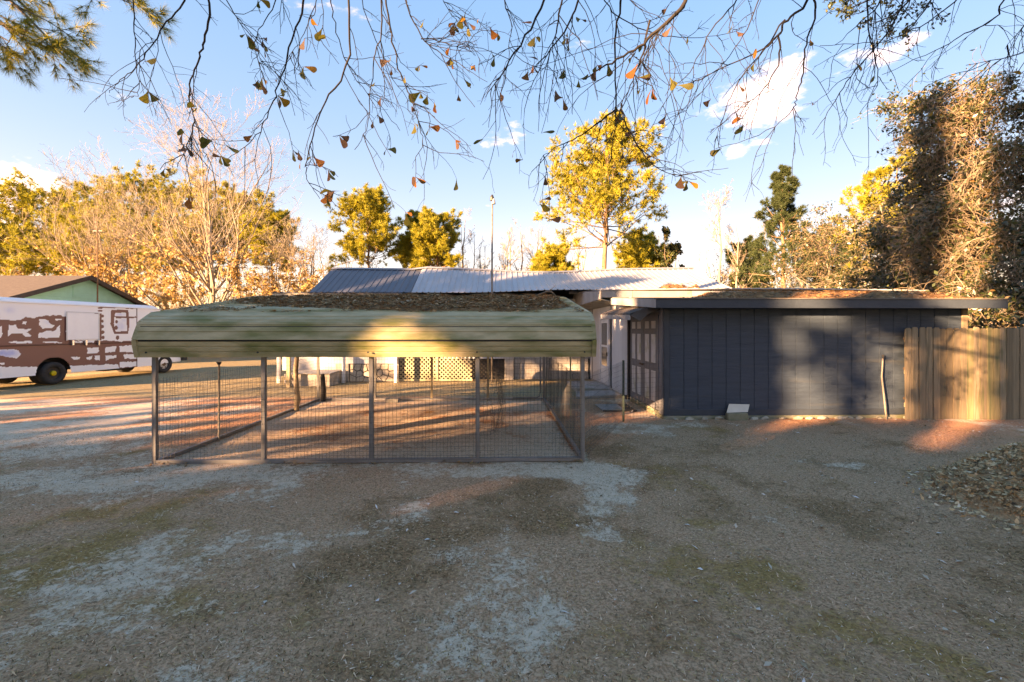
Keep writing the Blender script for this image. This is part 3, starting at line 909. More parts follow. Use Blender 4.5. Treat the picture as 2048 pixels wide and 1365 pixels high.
# roof deck, front fascia, drip edge, side rake
ry0, ry1, rz0, rz1 = 9.20, 13.05, 2.545, 2.84
MB().hexa([(3.22, ry0 + .03, rz0 - .03), (10.55, ry0 + .03, rz0 - .03), (10.55, ry1, rz1 - .03), (3.22, ry1, rz1 - .03), (3.22, ry0 + .03, rz0), (10.55, ry0 + .03, rz0), (10.55, ry1, rz1), (3.22, ry1, rz1)]).build('roof_deck', M['roof_felt'], shed)
MB().box(3.19, 10.58, ry0, ry0 + 0.028, 2.345, 2.528).build('fascia', M['shed_trim'], shed, bevel=0.004)
MB().box(3.17, 10.60, ry0 - 0.02, ry0 + 0.09, 2.531, 2.553).build('drip_edge', M['roof_felt'], shed)
MB().box(3.2, 10.5, ry0 + 0.03, SY0, 2.40, 2.415).build('soffit', M['shed_trim'], shed)
MB().hexa([(3.185, ry0 + .032, 2.35), (3.215, ry0 + .032, 2.35), (3.215, ry1, 2.63), (3.185, ry1, 2.63), (3.185, ry0 + .032, 2.535), (3.215, ry0 + .032, 2.535), (3.215, ry1, 2.81), (3.185, ry1, 2.81)]).build('rake_board', M['board_grey'], shed)
MB().hexa([(10.56, ry0 + .032, 2.35), (10.59, ry0 + .032, 2.35), (10.59, ry1, 2.63), (10.56, ry1, 2.63), (10.56, ry0 + .032, 2.525), (10.59, ry0 + .032, 2.525), (10.59, ry1, 2.81), (10.56, ry1, 2.81)]).build('rake_board', M['shed_trim'], shed)
# double doors in the side wall
for (ya, yb) in ((9.86, 10.90), (10.915, 11.96)):
    dr = MB().box(SX0 - 0.045, SX0 - 0.008, ya, yb, 0.14, 2.23).build('door', M['door_grey'], shed, bevel=0.004)
    cw = (yb - ya)
    for (za, zb) in ((1.93, 2.10), (1.16, 1.80), (0.30, 0.98)):
        for (fa, fb) in ((0.15, 0.42), (0.58, 0.85)):
            MB().box(SX0 - 0.052, SX0 - 0.046, ya + fa * cw, ya + fb * cw, za, zb).build('door_panel', M['door_panel'], dr, bevel=0.002)
    yk = yb - 0.07 if ya < 10.5 else ya + 0.07
    k = MB(); k.tube([(SX0 - 0.045, yk, 1.08), (SX0 - 0.075, yk, 1.08), (SX0 - 0.085, yk, 1.08), (SX0 - 0.115, yk, 1.08)], [0.012, 0.012, 0.03, 0.018], 8)
    k.build('door_knob', M['rust'], dr, smooth=True)
MB().box(SX0 - 0.03, SX0 - 0.006, 9.66, 9.85, 0.08, 2.36).build('door_jamb', M['shed_grey'], shed)
MB().box(SX0 - 0.03, SX0 - 0.006, 11.97, 12.10, 0.08, 2.36).build('door_jamb', M['shed_grey'], shed)
MB().box(SX0 - 0.06, SX0 - 0.006, 9.86, 11.96, 0.08, 0.135).build('door_sill', M['concrete_mossy'], shed)
d = MB(); d.box(SX0 - 0.10, SX0 - 0.035, 12.02, 12.09, 0.16, 2.2); d.box(SX0 - 0.16, SX0 - 0.035, 12.0, 12.11, 0.05, 0.16)
d.hexa([(SX0 - .1, 12.02, 2.2), (SX0 - .035, 12.02, 2.2), (SX0 - .035, 12.09, 2.2), (SX0 - .1, 12.09, 2.2), (SX0 - .22, 11.9, 2.32), (SX0 - .035, 11.9, 2.32), (SX0 - .035, 12.2, 2.32), (SX0 - .22, 12.2, 2.32)])
d.build('downspout', M['dark_brown'], shed)
# stones and scraps along the foot
rr = random.Random(4)
for k in range(17):
    x = 3.75 + k * 0.31 + rr.uniform(-.1, .1)
    s = rr.uniform(0.05, 0.11)
    me = bpy.data.meshes.new('foundation_stone'); bm = bmesh.new()
    bmesh.ops.create_icosphere(bm, subdivisions=1, radius=1)
    for v in bm.verts:
        v.co = Vector((v.co.x * s * rr.uniform(.9, 1.5), v.co.y * s * 0.5 * rr.uniform(.8, 1.2), v.co.z * s * 0.55 * rr.uniform(.7, 1.2))) + Vector((x, SY0 - 0.09 + rr.uniform(-.03, .02), 0.015))
    bm.to_mesh(me); bm.free()
    link('foundation_stone', me, M['rock'], shed)

# little awning over the doors
aw = thing('door_awning', 'small ragged shingled awning with grey fascia over the panelled shed doors', 'awning', (3.2, 11.1, 2.2))
MB().hexa([(2.83, 9.78, 2.21), (3.48, 9.78, 2.46), (3.48, 12.6, 2.52), (2.83, 12.6, 2.31), (2.83, 9.78, 2.235), (3.48, 9.78, 2.485), (3.48, 12.6, 2.545), (2.83, 12.6, 2.335)]).build('roof_deck', M['shingle'], aw)
for j in range(9):
    ya = 9.80 + j * 0.31; f0 = (ya - 9.78) / 2.82
    z_ = 2.238 + 0.10 * f0
    MB().hexa([(2.80, ya, z_), (3.14, ya, z_ + .125), (3.14, ya + .29, z_ + .13), (2.80, ya + .29, z_ + .006), (2.80, ya, z_ + .012), (3.14, ya, z_ + .135), (3.14, ya + .29, z_ + .14), (2.80, ya + .29, z_ + .018)]).build('shingle', M['shingle'], aw)
MB().hexa([(2.80, 9.78, 2.11), (2.825, 9.78, 2.11), (2.825, 12.6, 2.21), (2.80, 12.6, 2.21), (2.80, 9.78, 2.225), (2.825, 9.78, 2.225), (2.825, 12.6, 2.325), (2.80, 12.6, 2.325)]).build('fascia', M['board_grey'], aw)
tp = MB()
tp.prism([(2.80, 9.765, 2.215), (3.02, 9.74, 2.09), (3.2, 9.755, 2.24), (3.46, 9.76, 2.33), (3.46, 9.765, 2.49), (3.1, 9.765, 2.37)], (0, 0.02, 0))
tp.build('tarp', M['tarp'], aw)
MB().box(3.0, 3.03, 9.8, 12.5, 2.26, 2.29).build('purlin', M['stick'], aw)

litter_heap('pine_straw_drift', 'orange brown needles and leaves heaped on the blue shed roof', 4.6, 10.4, 9.35, 13.0, lambda y: rz0 + (y - ry0 - .03) / (ry1 - ry0 - .03) * (rz1 - rz0) + 0.01,
            lambda X, Y: sstep(4.8, 6.6, X) * (1 - sstep(9.6, 10.4, X)) * sstep(9.3, 10.2, Y) * 0.95, 0.11, 12000, step=0.08)
b_ = MB(); a0 = W(1475, 822, 9.5)
b_.hexa([(a0.x - .25, 9.46, .155), (a0.x + .2, 9.46, .165), (a0.x + .2, 9.475, .165), (a0.x - .25, 9.475, .155), (a0.x - .14, 9.575, .32), (a0.x + .30, 9.575, .305), (a0.x + .30, 9.59, .305), (a0.x - .14, 9.59, .32)])
tag(b_.build('leaning_board', M['paper'], None), 'small pale board propped against the foot of the blue shed wall', 'board')
MB_ = MB(); MB_.box(a0.x - .24, a0.x + .2, 9.43, 9.56, -0.04, 0.15)
tag(MB_.build('stone_block', M['concrete_mossy'], None, bevel=0.02), 'mossy concrete block on the ground under the pale board', 'block')
pt = W(1766, 712, 9.56); pb = W(1773, 836, 9.44)
root = thing('leaning_pole', 'pale wooden pole leaning upright on the blue shed wall by the fence', 'pole', (pb.x, pb.y, 0))
m1 = MB(); m1.tube([(pb.x, pb.y, -0.02), (pb.x - 0.025, 9.47, 0.45), (pb.x - 0.045, 9.51, 0.9), (pt.x, pt.y, pt.z - .05)], [0.016, 0.016, 0.015, 0.015], 8); m1.build('shaft', M['stick'], root, smooth=True)
m1 = MB(); m1.tube([(pt.x + .004, pt.y - .01, pt.z - .06), (pt.x, pt.y, pt.z + .02)], [0.02, 0.026], 8); m1.build('cap', M['black'], root)

# ------------------------------------------------------------------ picket fence
fence = thing('privacy_fence', 'tall wooden privacy fence of dog eared boards beside the blue shed', 'fence', (9.6, 9.45, 0))
FEN = [M['fence'], M['fence_mossy']]; FEM = [M['fence_mossy']]
for j, (f_, l_) in enumerate(((0.78, FEN), (1.15, FEN), (0.62, FEN), (0.75, FEM), (1.2, FEM))):
    m_ = mat('fence_wood_tone', (0.26 * f_, 0.19 * f_, 0.125 * f_), (0.155 * f_, 0.12 * f_, 0.085 * f_), 5 + j, 0.88, 0.5, 20, (6, 1, 0.35), c3=(0.10, 0.085, 0.055) if l_ is FEN else (0.075, 0.085, 0.04), s3=2.0 + j * .4, t3=(0.5, 0.7))
    l_.append(m_)
fx = 8.60; k = 0
rr = random.Random(11)
fmesh = {}
while fx < 14.5:
    w = 0.138
    top = 1.945 + rr.uniform(-.025, .018); lean = rr.uniform(-.004, .004) + (-0.014 if k < 2 else 0)
    y0 = 9.425 + rr.uniform(-.010, .006)
    poly = [(fx, y0, -0.03), (fx + w, y0, -0.03), (fx + w + lean, y0, top - .04), (fx + w - .028 + lean, y0, top), (fx + .028 + lean, y0, top), (fx + lean, y0, top - .04)]
    mb = MB(); mb.prism(poly, (0, 0.018, 0))
    mb.build('picket', rr.choice(FEN if k < 9 else FEN + FEM * 2), fence)
    fx += w + rr.uniform(0.006, 0.014); k += 1
for z in (0.3, 1.0, 1.7):
    MB().box(8.62, 14.5, 9.452, 9.49, z - .045, z + .045).build('rail', M['wood_post'], fence)
for x in (11.0, 13.4):
    MB().box(x - .045, x + .045, 9.492, 9.58, -0.1, 1.85).build('fence_post', M['wood_post'], fence)
for z in (0.42, 1.05, 1.68):
    MB().box(8.575, 8.65, 9.452, 9.462, z, z + .05).build('hinge', M['rust'], fence)

# ------------------------------------------------------------------ main house
house = thing('white_house', 'long white house with ribbed white and grey metal roof and sagging ridge', 'house', (0, 19.5, 0))
HXL, HXR = -7.14, 8.4
RIY = 19.6


def ridge_z(x):
    return float(np.interp(x, [-7.2, -3.36, -3.3, -1.0, 1.3, 2.5, 5.0, 8.4], [4.50, 4.47, 4.56, 4.47, 4.36, 4.37, 4.50, 4.57]))


def eave_yz(x):
    f = float(sstep(-1.5, 3.0, x))
    return (17.25 + (16.0 - 17.25) * f, 3.30 + (3.32 - 3.30) * f)


def roof_pt(x, t, lift=0.0):
    ey, ez = eave_yz(x)
    y = RIY + (ey - RIY) * t; z = ridge_z(x) + (ez - ridge_z(x)) * t
    z -= 0.06 * math.sin(t * math.pi) * float(sstep(0, 3, x))
    return (x, y, z + lift)


def roof_panel(x0, x1, matr, tmax=1.0):
    n = 4; mb = MB(); T = np.linspace(0, tmax, 7)
    for i in range(n):
        a = x0 + (x1 - x0) * i / n; b = x0 + (x1 - x0) * (i + 1) / n
        vs = []; fs = []
        prof = [(a, 0), (b - 0.055, 0), (b - 0.04, 0.026), (b - 0.015, 0.026), (b, 0)]
        for t in T:
            for (x, h) in prof: vs.append(roof_pt(x, t, h))
        m_ = len(prof)
        for r in range(len(T) - 1):
            for c in range(m_ - 1):
                fs.append((r * m_ + c, r * m_ + c + 1, (r + 1) * m_ + c + 1, (r + 1) * m_ + c))
        mb.add(vs, fs)
    o = mb.build('roof_panel', matr, house)
    md = o.modifiers.new('thickness', 'SOLIDIFY'); md.thickness = 0.01; md.offset = -1
    return o


xs = np.linspace(HXL, -3.36, 5)
for a, b in zip(xs[:-1], xs[1:]): roof_panel(a, b, M['roof_dark'])
xs = np.linspace(-3.34, HXR, 14)
for a, b in zip(xs[:-1], xs[1:]): roof_panel(a, b, M['roof_white'])
mb = MB()
for a, b in zip(np.linspace(HXL, HXR, 24)[:-1], np.linspace(HXL, HXR, 24)[1:]):
    za, zb = ridge_z(a) + 0.03, ridge_z(b) + 0.03
    mb.hexa([(a, RIY - .14, za - .05), (b, RIY - .14, zb - .05), (b, RIY + .14, zb - .05), (a, RIY + .14, za - .05), (a, RIY - .03, za + .03), (b, RIY - .03, zb + .03), (b, RIY + .03, zb + .03), (a, RIY + .03, za + .03)])
mb.build('ridge_cap', M['roof_trim'], house)
# back slope, body and gables
MB().hexa([(HXL, RIY, 4.38), (HXR, RIY, 4.40), (HXR, 22.6, 3.0), (HXL, 22.6, 3.0), (HXL, RIY, 4.42), (HXR, RIY, 4.44), (HXR, 22.6, 3.04), (HXL, 22.6, 3.04)]).build('back_roof', M['roof_trim'], house)
b = MB(); b.box(HXL + .2, HXR - .25, 17.6, 22.2, 0.78, 3.1)
b.prism([(HXL + .2, 17.6, 3.1), (HXL + .2, 22.2, 3.1), (HXL + .2, 19.6, 4.3)], (0.1, 0, 0))
b.prism([(HXR - .35, 17.6, 3.1), (HXR - .35, 22.2, 3.1), (HXR - .35, 19.6, 4.3)], (0.1, 0, 0))
b.build('wall', M['white'], house)
MB().box(HXL + .22, HXR - .27, 17.66, 22.18, -0.05, 0.78).build('crawl_space', M['dark_void'], house)  # solid block, near-black to stand for the shade under the floor
# low porch roof in front of the grey part
pa = MB()
pa.hexa([(-8.08, 16.3, 3.19), (-3.6, 16.3, 3.19), (-3.6, 17.3, 3.25), (-8.08, 17.3, 3.25), (-8.08, 16.3, 3.215), (-3.6, 16.3, 3.215), (-3.6, 17.3, 3.275), (-8.08, 17.3, 3.275)])
pa.build('porch_roof', M['roof_dark'], house)
MB().box(-8.06, -3.62, 16.32, 16.35, 3.0, 3.187).build('porch_fascia', M['cream'], house)
nrib = 19
for j in range(nrib):
    x = -8.0 + j * (4.35 / (nrib - 1))
    MB().box(x - .02, x + .02, 16.285, 17.28, 3.217, 3.245).build('rib', M['roof_dark'], house)
for x in (-7.9, -5.6, -3.75):
    MB().box(x - .05, x + .05, 16.42, 16.52, 0.0, 3.0).build('porch_post', M['white_trim'], house)
# lower wall: white panels, stone panel, lattice, opening, block work
MB().box(-7.9, -5.62, 16.75, 16.85, 0.42, 1.5).build('porch_panel', M['white'], house)
MB().box(-5.62, -3.84, 16.75, 16.85, 0.66, 1.5).build('porch_panel', M['white'], house)
MB().box(-5.98, -5.5, 16.70, 16.82, 0.0, 0.66).build('pier', M['block'], house, bevel=0.01)
MB().box(-5.48, -3.86, 16.78, 16.9, -0.02, 0.65).build('stone_backing', M['mortar'], house)


def voronoi_cells(pts, x0, x1, z0, z1):
    out = []
    for i, p in enumerate(pts):
        poly = [(x0, z0), (x1, z0), (x1, z1), (x0, z1)]
        for j, q in enumerate(pts):
            if i == j: continue
            mx, mz = (p[0] + q[0]) / 2, (p[1] + q[1]) / 2; nx_, nz_ = q[0] - p[0], q[1] - p[1]
            new = []
            for k in range(len(poly)):
                a, b2 = poly[k], poly[(k + 1) % len(poly)]
                da = (a[0] - mx) * nx_ + (a[1] - mz) * nz_; db = (b2[0] - mx) * nx_ + (b2[1] - mz) * nz_
                if da <= 0: new.append(a)
                if da * db < 0:
                    t = da / (da - db); new.append((a[0] + (b2[0] - a[0]) * t, a[1] + (b2[1] - a[1]) * t))
            poly = new
            if len(poly) < 3: break
        if len(poly) >= 3: out.append(poly)
    return out


rr = random.Random(21)
pts = [(-5.48 + 1.62 * (i + 0.5 + rr.uniform(-.34, .34)) / 7, 0.0 + 0.65 * (j + 0.5 + rr.uniform(-.34, .34)) / 3) for i in range(7) for j in range(3)]
for poly in voronoi_cells(pts, -5.48, -3.86, 0.0, 0.65):
    c = (sum(p[0] for p in poly) / len(poly), sum(p[1] for p in poly) / len(poly))
    ins = []
    for p in poly:
        dx, dz = p[0] - c[0], p[1] - c[1]; L = math.hypot(dx, dz) + 1e-6
        s = max(0.2, 1 - 0.022 / L)
        ins.append((c[0] + dx * s, c[1] + dz * s))
    mb = MB(); mb.prism([(x, 16.78, z) for (x, z) in ins], (0, -0.03 - rr.uniform(0, .012), 0))
    mb.build('stone', M['stone'], house)
for x in (-3.80,):
    MB().box(x - .06, x + .06, 16.84, 16.96, -0.02, 1.3).build('lattice_post', M['cream'], house)


def lattice(x0, x1, y, z0, z1):
    mb = MB(); s = 0.155; w = 0.042
    Hh = z1 - z0
    n = int((x1 - x0 + Hh) / s) + 1
    for k in range(n):
        for sg in (1, -1):
            a = x0 - Hh + k * s if sg == 1 else x0 + k * s
            bq = a + Hh if sg == 1 else a - Hh
            ta = 0.0; tb = 1.0
            lo, hi = min(a, bq), max(a, bq)
            for tt in (0,):
                pass
            t0 = (x0 - a) / (bq - a); t1 = (x1 - a) / (bq - a)
            ta = max(0, min(t0, t1)); tb = min(1, max(t0, t1))
            if tb - ta < 0.04: continue
            pa_ = (a + (bq - a) * ta, y + (0.008 if sg == 1 else -0.002), z0 + Hh * ta); pb_ = (a + (bq - a) * tb, y + (0.008 if sg == 1 else -0.002), z0 + Hh * tb)
            mb.bar(pa_, pb_, 0.008, w, up=(0, 0, 1))
    return mb


lp = lattice(-3.72, -2.36, 17.0, 0.06, 1.35).build('lattice_panel', M['lattice'], house); lp['kind'] = 'stuff'
lp = lattice(-2.30, -1.05, 17.0, 0.06, 1.35).build('lattice_panel', M['lattice'], house); lp['kind'] = 'stuff'
MB().box(-3.74, -1.03, 16.985, 17.02, 0.0, 0.065).build('lattice_sill', M['lattice'], house)
MB().box(-2.36, -2.30, 16.97, 17.03, 0.0, 1.35).build('lattice_batten', M['lattice'], house)
MB().box(-3.75, -1.0, 17.03, 17.6, 1.34, 1.40).build('porch_floor', M['wood_post'], house)
# block wall beside the opening, course by course
MB().box(0.18, 0.52, 17.3, 17.58, -0.02, 1.3).build('block_pier', M['block'], house, bevel=0.012)
for c in range(5):
    for k in range(8):
        xa = 0.55 + k * 0.41 + (0.2 if c % 2 else 0) - 0.2
        xb = min(xa + 0.398, 3.42); xa = max(xa, 0.55)
        if xb - xa < 0.05: continue
        MB().box(xa, xb, 17.52 + 0.003 * ((k + c) % 2), 17.60, 0.0 + c * 0.20, 0.192 + c * 0.20).build('block', M['block'], house, bevel=0.006)
MB().box(0.54, 3.43, 17.535, 17.64, 0.0, 1.0).build('block_mortar', M['mortar'], house)
MB().box(0.5, 3.4, 17.50, 17.6, 1.003, 2.9).build('front_wall', M['white'], house)
vent = MB(); vent.tube([W(1387, 567, 18.6), W(1387, 553, 18.6)], 0.05, 10); vent.build('vent_pipe', M['white_trim'], house)

# wing reaching forward to the shed
WX0, WX1, WY0, WY1 = 3.5, 12.6, 13.15, 17.9
wing = thing('house_wing', 'white sided wing of the house behind the blue shed with storm door', 'house wing', (8, 15.5, 0))
MB().box(WX0 + .03, WX1, WY0 - .02, WY1, -0.05, 2.78).build('wall', M['white'], wing)
y = 12.12; rr = random.Random(5)
while y < 19.0:
    y2 = min(y + 0.405, 19.0)
    if not (y2 > 14.32 and y < 15.62):
        MB().box(WX0 - .006, WX0 + .026, y + .004, y2 - .004, 0.06, 2.78).build('siding_panel', M['white'], wing, bevel=0.002)
    else:
        MB().box(WX0 - .006, WX0 + .026, y + .004, y2 - .004, 2.36, 2.78).build('siding_panel', M['white'], wing, bevel=0.002)
    y = y2
MB().box(WX0 + .0, WX0 + .03, 12.1, 19.0, -0.04, 0.055).build('wall_footing', M['concrete'], wing)
MB().box(WX0 - .02, WX0 + .01, 12.22, 12.30, 0.06, 2.75).build('corner_strip', M['black'], wing)
MB().box(WX0 - .016, WX0 + .01, 17.1, 17.16, 0.06, 2.75).build('corner_strip', M['black'], wing)
MB().box(WX0 - .016, WX0 + .01, 14.20, 14.25, 0.06, 2.75).build('corner_strip', M['black'], wing)
# storm door
sd = thing('storm_door', 'white storm door with two dark glass panes in the white side wall', 'door', (3.48, 15.0, 0.1))
fr = MB(); fr.box(3.43, 3.49, 14.33, 14.43, 0.12, 2.33); fr.box(3.43, 3.49, 15.52, 15.62, 0.12, 2.33); fr.box(3.43, 3.49, 14.43, 15.52, 2.25, 2.33); fr.build('frame', M['white_trim'], sd)
MB().box(3.452, 3.486, 14.44, 15.51, 0.13, 2.24).build('door_leaf', M['white_trim'], sd, bevel=0.004)
MB().box(3.444, 3.45, 14.60, 15.36, 1.40, 2.12).build('glass_pane', M['glass'], sd)
MB().box(3.444, 3.45, 14.60, 15.36, 0.72, 1.33).build('glass_pane', M['glass'], sd)
MB().box(3.40, 3.45, 14.50, 14.53, 1.05, 1.18).build('door_handle', M['black'], sd)
# wing roof: low pitch sheet running down from the main roof
mb = MB()
for j in range(31):
    xa = 2.95 + j * (9.75 / 31); xb = xa + 9.75 / 31
    def zz(x, t): return (3.06 + 0.05 * math.sin((x - 3) * 0.33)) * (1 - t) + 3.40 * t
    for (x0_, x1_, h) in ((xa, xb - .05, 0.0), (xb - .05, xb, 0.024)):
        vs = []
        for t in (0, 0.5, 1):
            yy = WY0 + (18.2 - WY0) * t
            vs += [(x0_, yy, zz(x0_, t) + h), (x1_, yy, zz(x1_, t) + h), (x0_, yy, zz(x0_, t) - .015), (x1_, yy, zz(x1_, t) - .015)]
        fs = []
        for r in (0, 4):
            fs += [(r, r + 1, r + 5, r + 4), (r + 2, r + 6, r + 7, r + 3), (r, r + 4, r + 6, r + 2), (r + 1, r + 3, r + 7, r + 5)]
        fs += [(0, 2, 3, 1), (8, 9, 11, 10)]
        mb.add(vs, fs)
mb.build('wing_roof', M['roof_white'], wing)
MB().hexa([(2.93, 13.2, 2.80), (2.96, 13.2, 2.80), (2.96, 18.2, 2.80), (2.93, 18.2, 2.80), (2.93, 13.2, 3.03), (2.96, 13.2, 3.03), (2.96, 18.2, 3.37), (2.93, 18.2, 3.37)]).build('rake_board', M['board_grey'], wing)
MB().hexa([(2.97, 13.2, 2.775), (3.5, 13.2, 2.66), (3.5, 18.2, 2.66), (2.97, 18.2, 2.775), (2.97, 13.2, 2.80), (3.5, 13.2, 2.69), (3.5, 18.2, 2.69), (2.97, 18.2, 2.80)]).build('soffit', M['board_beige'], wing)
for (xa, xb, mm, dz) in ((2.97, 3.37, 'board_grey', 0.0), (3.38, 3.86, 'shed_grey', 0.0), (3.87, 5.6, 'board_beige', 0.0), (5.61, 8.2, 'board_grey', 0.0), (8.21, 12.6, 'board_beige', 0.0)):
    MB().box(xa, xb, 13.17, 13.2, 2.84 + dz, 3.035).build('fascia_board', M[mm], wing)
MB().box(2.62, 2.95, 17.0, 17.25, 3.26, 3.34).build('gutter_end', M['roof_trim'], wing)
litter_heap('pine_straw_drift', 'small orange patch of needles caught on the white metal roof', 5.0, 7.1, 13.4, 15.6, lambda y: 3.10 + (y - 13.15) / 5.05 * 0.33, lambda X, Y: np.exp(-((X - 5.7) / 0.55) ** 2 - ((Y - 14.6) / 0.6) ** 2) * 1.3, 0.14, 1500, step=0.08)

# steps and mats by the doors
st = MB(); st.box(2.35, 3.45, 13.9, 15.9, -0.04, 0.10)
tag(st.build('concrete_step', M['concrete'], None, bevel=0.015), 'low concrete step in front of the white storm door', 'step')
st = MB(); st.hexa([(2.1, 12.55, -.02), (3.4, 12.75, -.02), (3.4, 13.75, -.02), (2.3, 13.7, -.02), (2.1, 12.55, .05), (3.4, 12.75, .07), (3.4, 13.75, .07), (2.3, 13.7, .05)])
tag(st.build('paving_slab', M['concrete'], None, bevel=0.012), 'mossy paving slab between the storm door step and shed doors', 'slab')
mt = thing('door_mat', 'dark ribbed mat on the sand before the shed doors', 'mat', (2.75, 11.0, 0.0))
MB().box(2.4, 3.2, 10.55, 11.45, 0.0, 0.018).build('base', M['concrete'], mt)
for k in range(7):
    MB().box(2.95 + .0, 3.18, 10.6 + k * .115, 10.65 + k * .115, 0.019, 0.034).build('rib', M['black'], mt)
MB().box(2.4, 3.2, 10.52, 10.545, 0.0, 0.03).build('edge', M['black'], mt)
# stoop with tin sheet beside the stone panel
sp = thing('stoop', 'low block stoop with a bent corrugated tin cover beside the stone panel', 'stoop', (-6.6, 16.0, 0))
MB().box(-7.05, -5.75, 15.55, 16.65, -0.04, 0.40).build('block_base', M['block'], sp, bevel=0.015)
mb = MB()
for k in range(18):
    xa = -7.12 + k * 0.078
    mb.hexa([(xa, 15.45, .41 + (.02 if k % 2 else 0)), (xa + .078, 15.45, .41 + (0 if k % 2 else .02)), (xa + .078, 16.7, .44), (xa, 16.7, .44), (xa, 15.45, .42 + (.02 if k % 2 else 0)), (xa + .078, 15.45, .42 + (0 if k % 2 else .02)), (xa + .078, 16.7, .455), (xa, 16.7, .455)])
mb.build('tin_cover', M['tin'], sp)
mb = MB()
for k in range(4):
    xa = -7.14 - 0.05 * (k % 2)
    mb.hexa([(xa - .01, 15.42, .02 + k * .1), (xa + .01, 15.42, .02 + k * .1), (xa + .01, 16.3, .02 + k * .1), (xa - .01, 16.3, .02 + k * .1), (xa - .03, 15.42, .115 + k * .1), (xa + .01, 15.42, .115 + k * .1), (xa + .01, 16.3, .115 + k * .1), (xa - .03, 16.3, .115 + k * .1)])
mb.build('tin_side', M['tin'], sp)
# mast with lamp
ms = thing('light_mast', 'tall thin metal mast with a small yard lamp on top above the white roof', 'mast', (W(984, 760, 16.6).x, 16.6, 0))
mx_ = ms.location.x
mb = MB(); mb.tube([(mx_, 16.6, -0.05), (mx_, 16.6, 3.5), (mx_ + .01, 16.6, 6.55)], [0.04, 0.036, 0.03], 8); mb.build('pole', M['galv_rust'], ms, smooth=True)
mb = MB(); mb.tube([(mx_ + .06, 16.55, 6.47), (mx_ + .06, 16.55, 6.56), (mx_ + .06, 16.55, 6.66)], [0.075, 0.06, 0.03], 10); mb.build('lamp_shade', M['tin'], ms)
mb = MB(); mb.tube([(mx_ - .01, 16.6, 6.6), (mx_, 16.6, 6.72), (mx_ + .01, 16.6, 6.82)], [0.07, 0.075, 0.03], 8); mb.build('lamp_housing', M['black'], ms)

# ------------------------------------------------------------------ green house on the left
gh = thing('green_house', 'mint green gabled house with brown shingle roof behind the step van', 'house', (-28, 26, 0))
gxw = -23.4; pk = 4.95; ev = 3.42
ya, yb, ym = 22.0, 30.6, 26.3
MB().box(-44, gxw - .05, ya + .5, yb - .5, -0.05, 3.2).build('wall', M['mint'], gh)
nb = 9
for k in range(nb):      # lapped gable boards
    z0_, z1_ = 2.2 + k * 0.29, 2.2 + (k + 1) * 0.29
    h0 = max(0.05, (pk - 0.12 - z0_) / (pk - ev) * 4.15); h1 = max(0.03, (pk - 0.12 - z1_) / (pk - ev) * 4.15)
    h0 = min(h0, 3.8); h1 = min(h1, 3.8)
    if z0_ > pk - .2: break
    MB().prism([(gxw, ym - h0, z0_ + .004), (gxw, ym + h0, z0_ + .004), (gxw, ym + h1, min(z1_, pk - .14)), (gxw, ym - h1, min(z1_, pk - .14))], (-0.05, 0, 0)).build('gable_board', M['mint'], gh)
for sgn in (-1, 1):
    ye = ym + sgn * 4.35
    MB().hexa([(-46, ym, pk - .08), (gxw + .35, ym, pk - .08), (gxw + .35, ye, ev - .08), (-46, ye, ev - .08), (-46, ym, pk), (gxw + .35, ym, pk), (gxw + .35, ye, ev), (-46, ye, ev)]).build('roof', M['shingle'], gh)
    MB().hexa([(gxw + .352, ym, pk - .22), (gxw + .38, ym, pk - .22), (gxw + .38, ye, ev - .22), (gxw + .352, ye, ev - .22), (gxw + .352, ym, pk + .02), (gxw + .38, ym, pk + .02), (gxw + .38, ye, ev + .02), (gxw + .352, ye, ev + .02)]).build('rake_fascia', M['fascia_dark'], gh)
v_ = MB().box(gxw + .002, gxw + .03, 25.55, 26.0, 3.7, 4.35).build('gable_vent', M['mint'], gh)
for k in range(7):
    MB().box(gxw + .031, gxw + .045, 25.58, 25.97, 3.74 + k * .085, 3.79 + k * .085).build('louvre', M['mint'], v_)
am = thing('antenna_mast', 'rusty antenna mast standing against the mint green gable', 'mast', (gxw + .6, 26.4, 0))
mb = MB(); mb.tube([(gxw + .6, 26.4, -.05), (gxw + .6, 26.4, 7.6)], [0.045, 0.03], 8); mb.build('pole', M['rust'], am)
mb = MB(); mb.bar((gxw + .35, 26.4, 7.5), (gxw + .85, 26.4, 7.5), 0.02); mb.bar((gxw + .6, 25.9, 7.5), (gxw + .6, 26.9, 7.5), 0.02); mb.build('aerial', M['galv'], am)
mb = MB(); mb.box(gxw + .53, gxw + .67, 26.33, 26.47, 5.5, 5.62); mb.build('bracket', M['rust'], am)

# ------------------------------------------------------------------ step van
TO = Vector((-15.54, 16.28, 0)); e1 = Vector((0.157, 0.988, 0)).normalized(); nrmT = Vector((0.988, -0.157, 0)).normalized()
TANG = math.atan2(e1.y, e1.x)
van = thing('step_van', 'white step van patched with brown primer parked beside the green house', 'van', TO, rz=TANG)


def TP(px, py):
    r = (px - 1024) / F
    dv = Vector((r * CA + SA, -r * SA + CA, (HOR - py) / F))
    t = TO.dot(nrmT) / dv.dot(nrmT)
    p = dv * t + Vector((0, 0, EYE))
    return ((p - TO).dot(e1), p.z)


def TZ(x, y):   # crop coordinates used while measuring the van
    return TP(x / 5.851, 580 + y / 5.851)


def inpoly(X, Z, poly):
    inside = np.zeros(X.shape, bool); n = len(poly)
    for i in range(n):
        x0_, z0_ = poly[i]; x1_, z1_ = poly[(i + 1) % n]
        c = ((z0_ > Z) != (z1_ > Z)) & (X < (x1_ - x0_) * (Z - z0_) / (z1_ - z0_ + 1e-12) + x0_)
        inside ^= c
    return inside


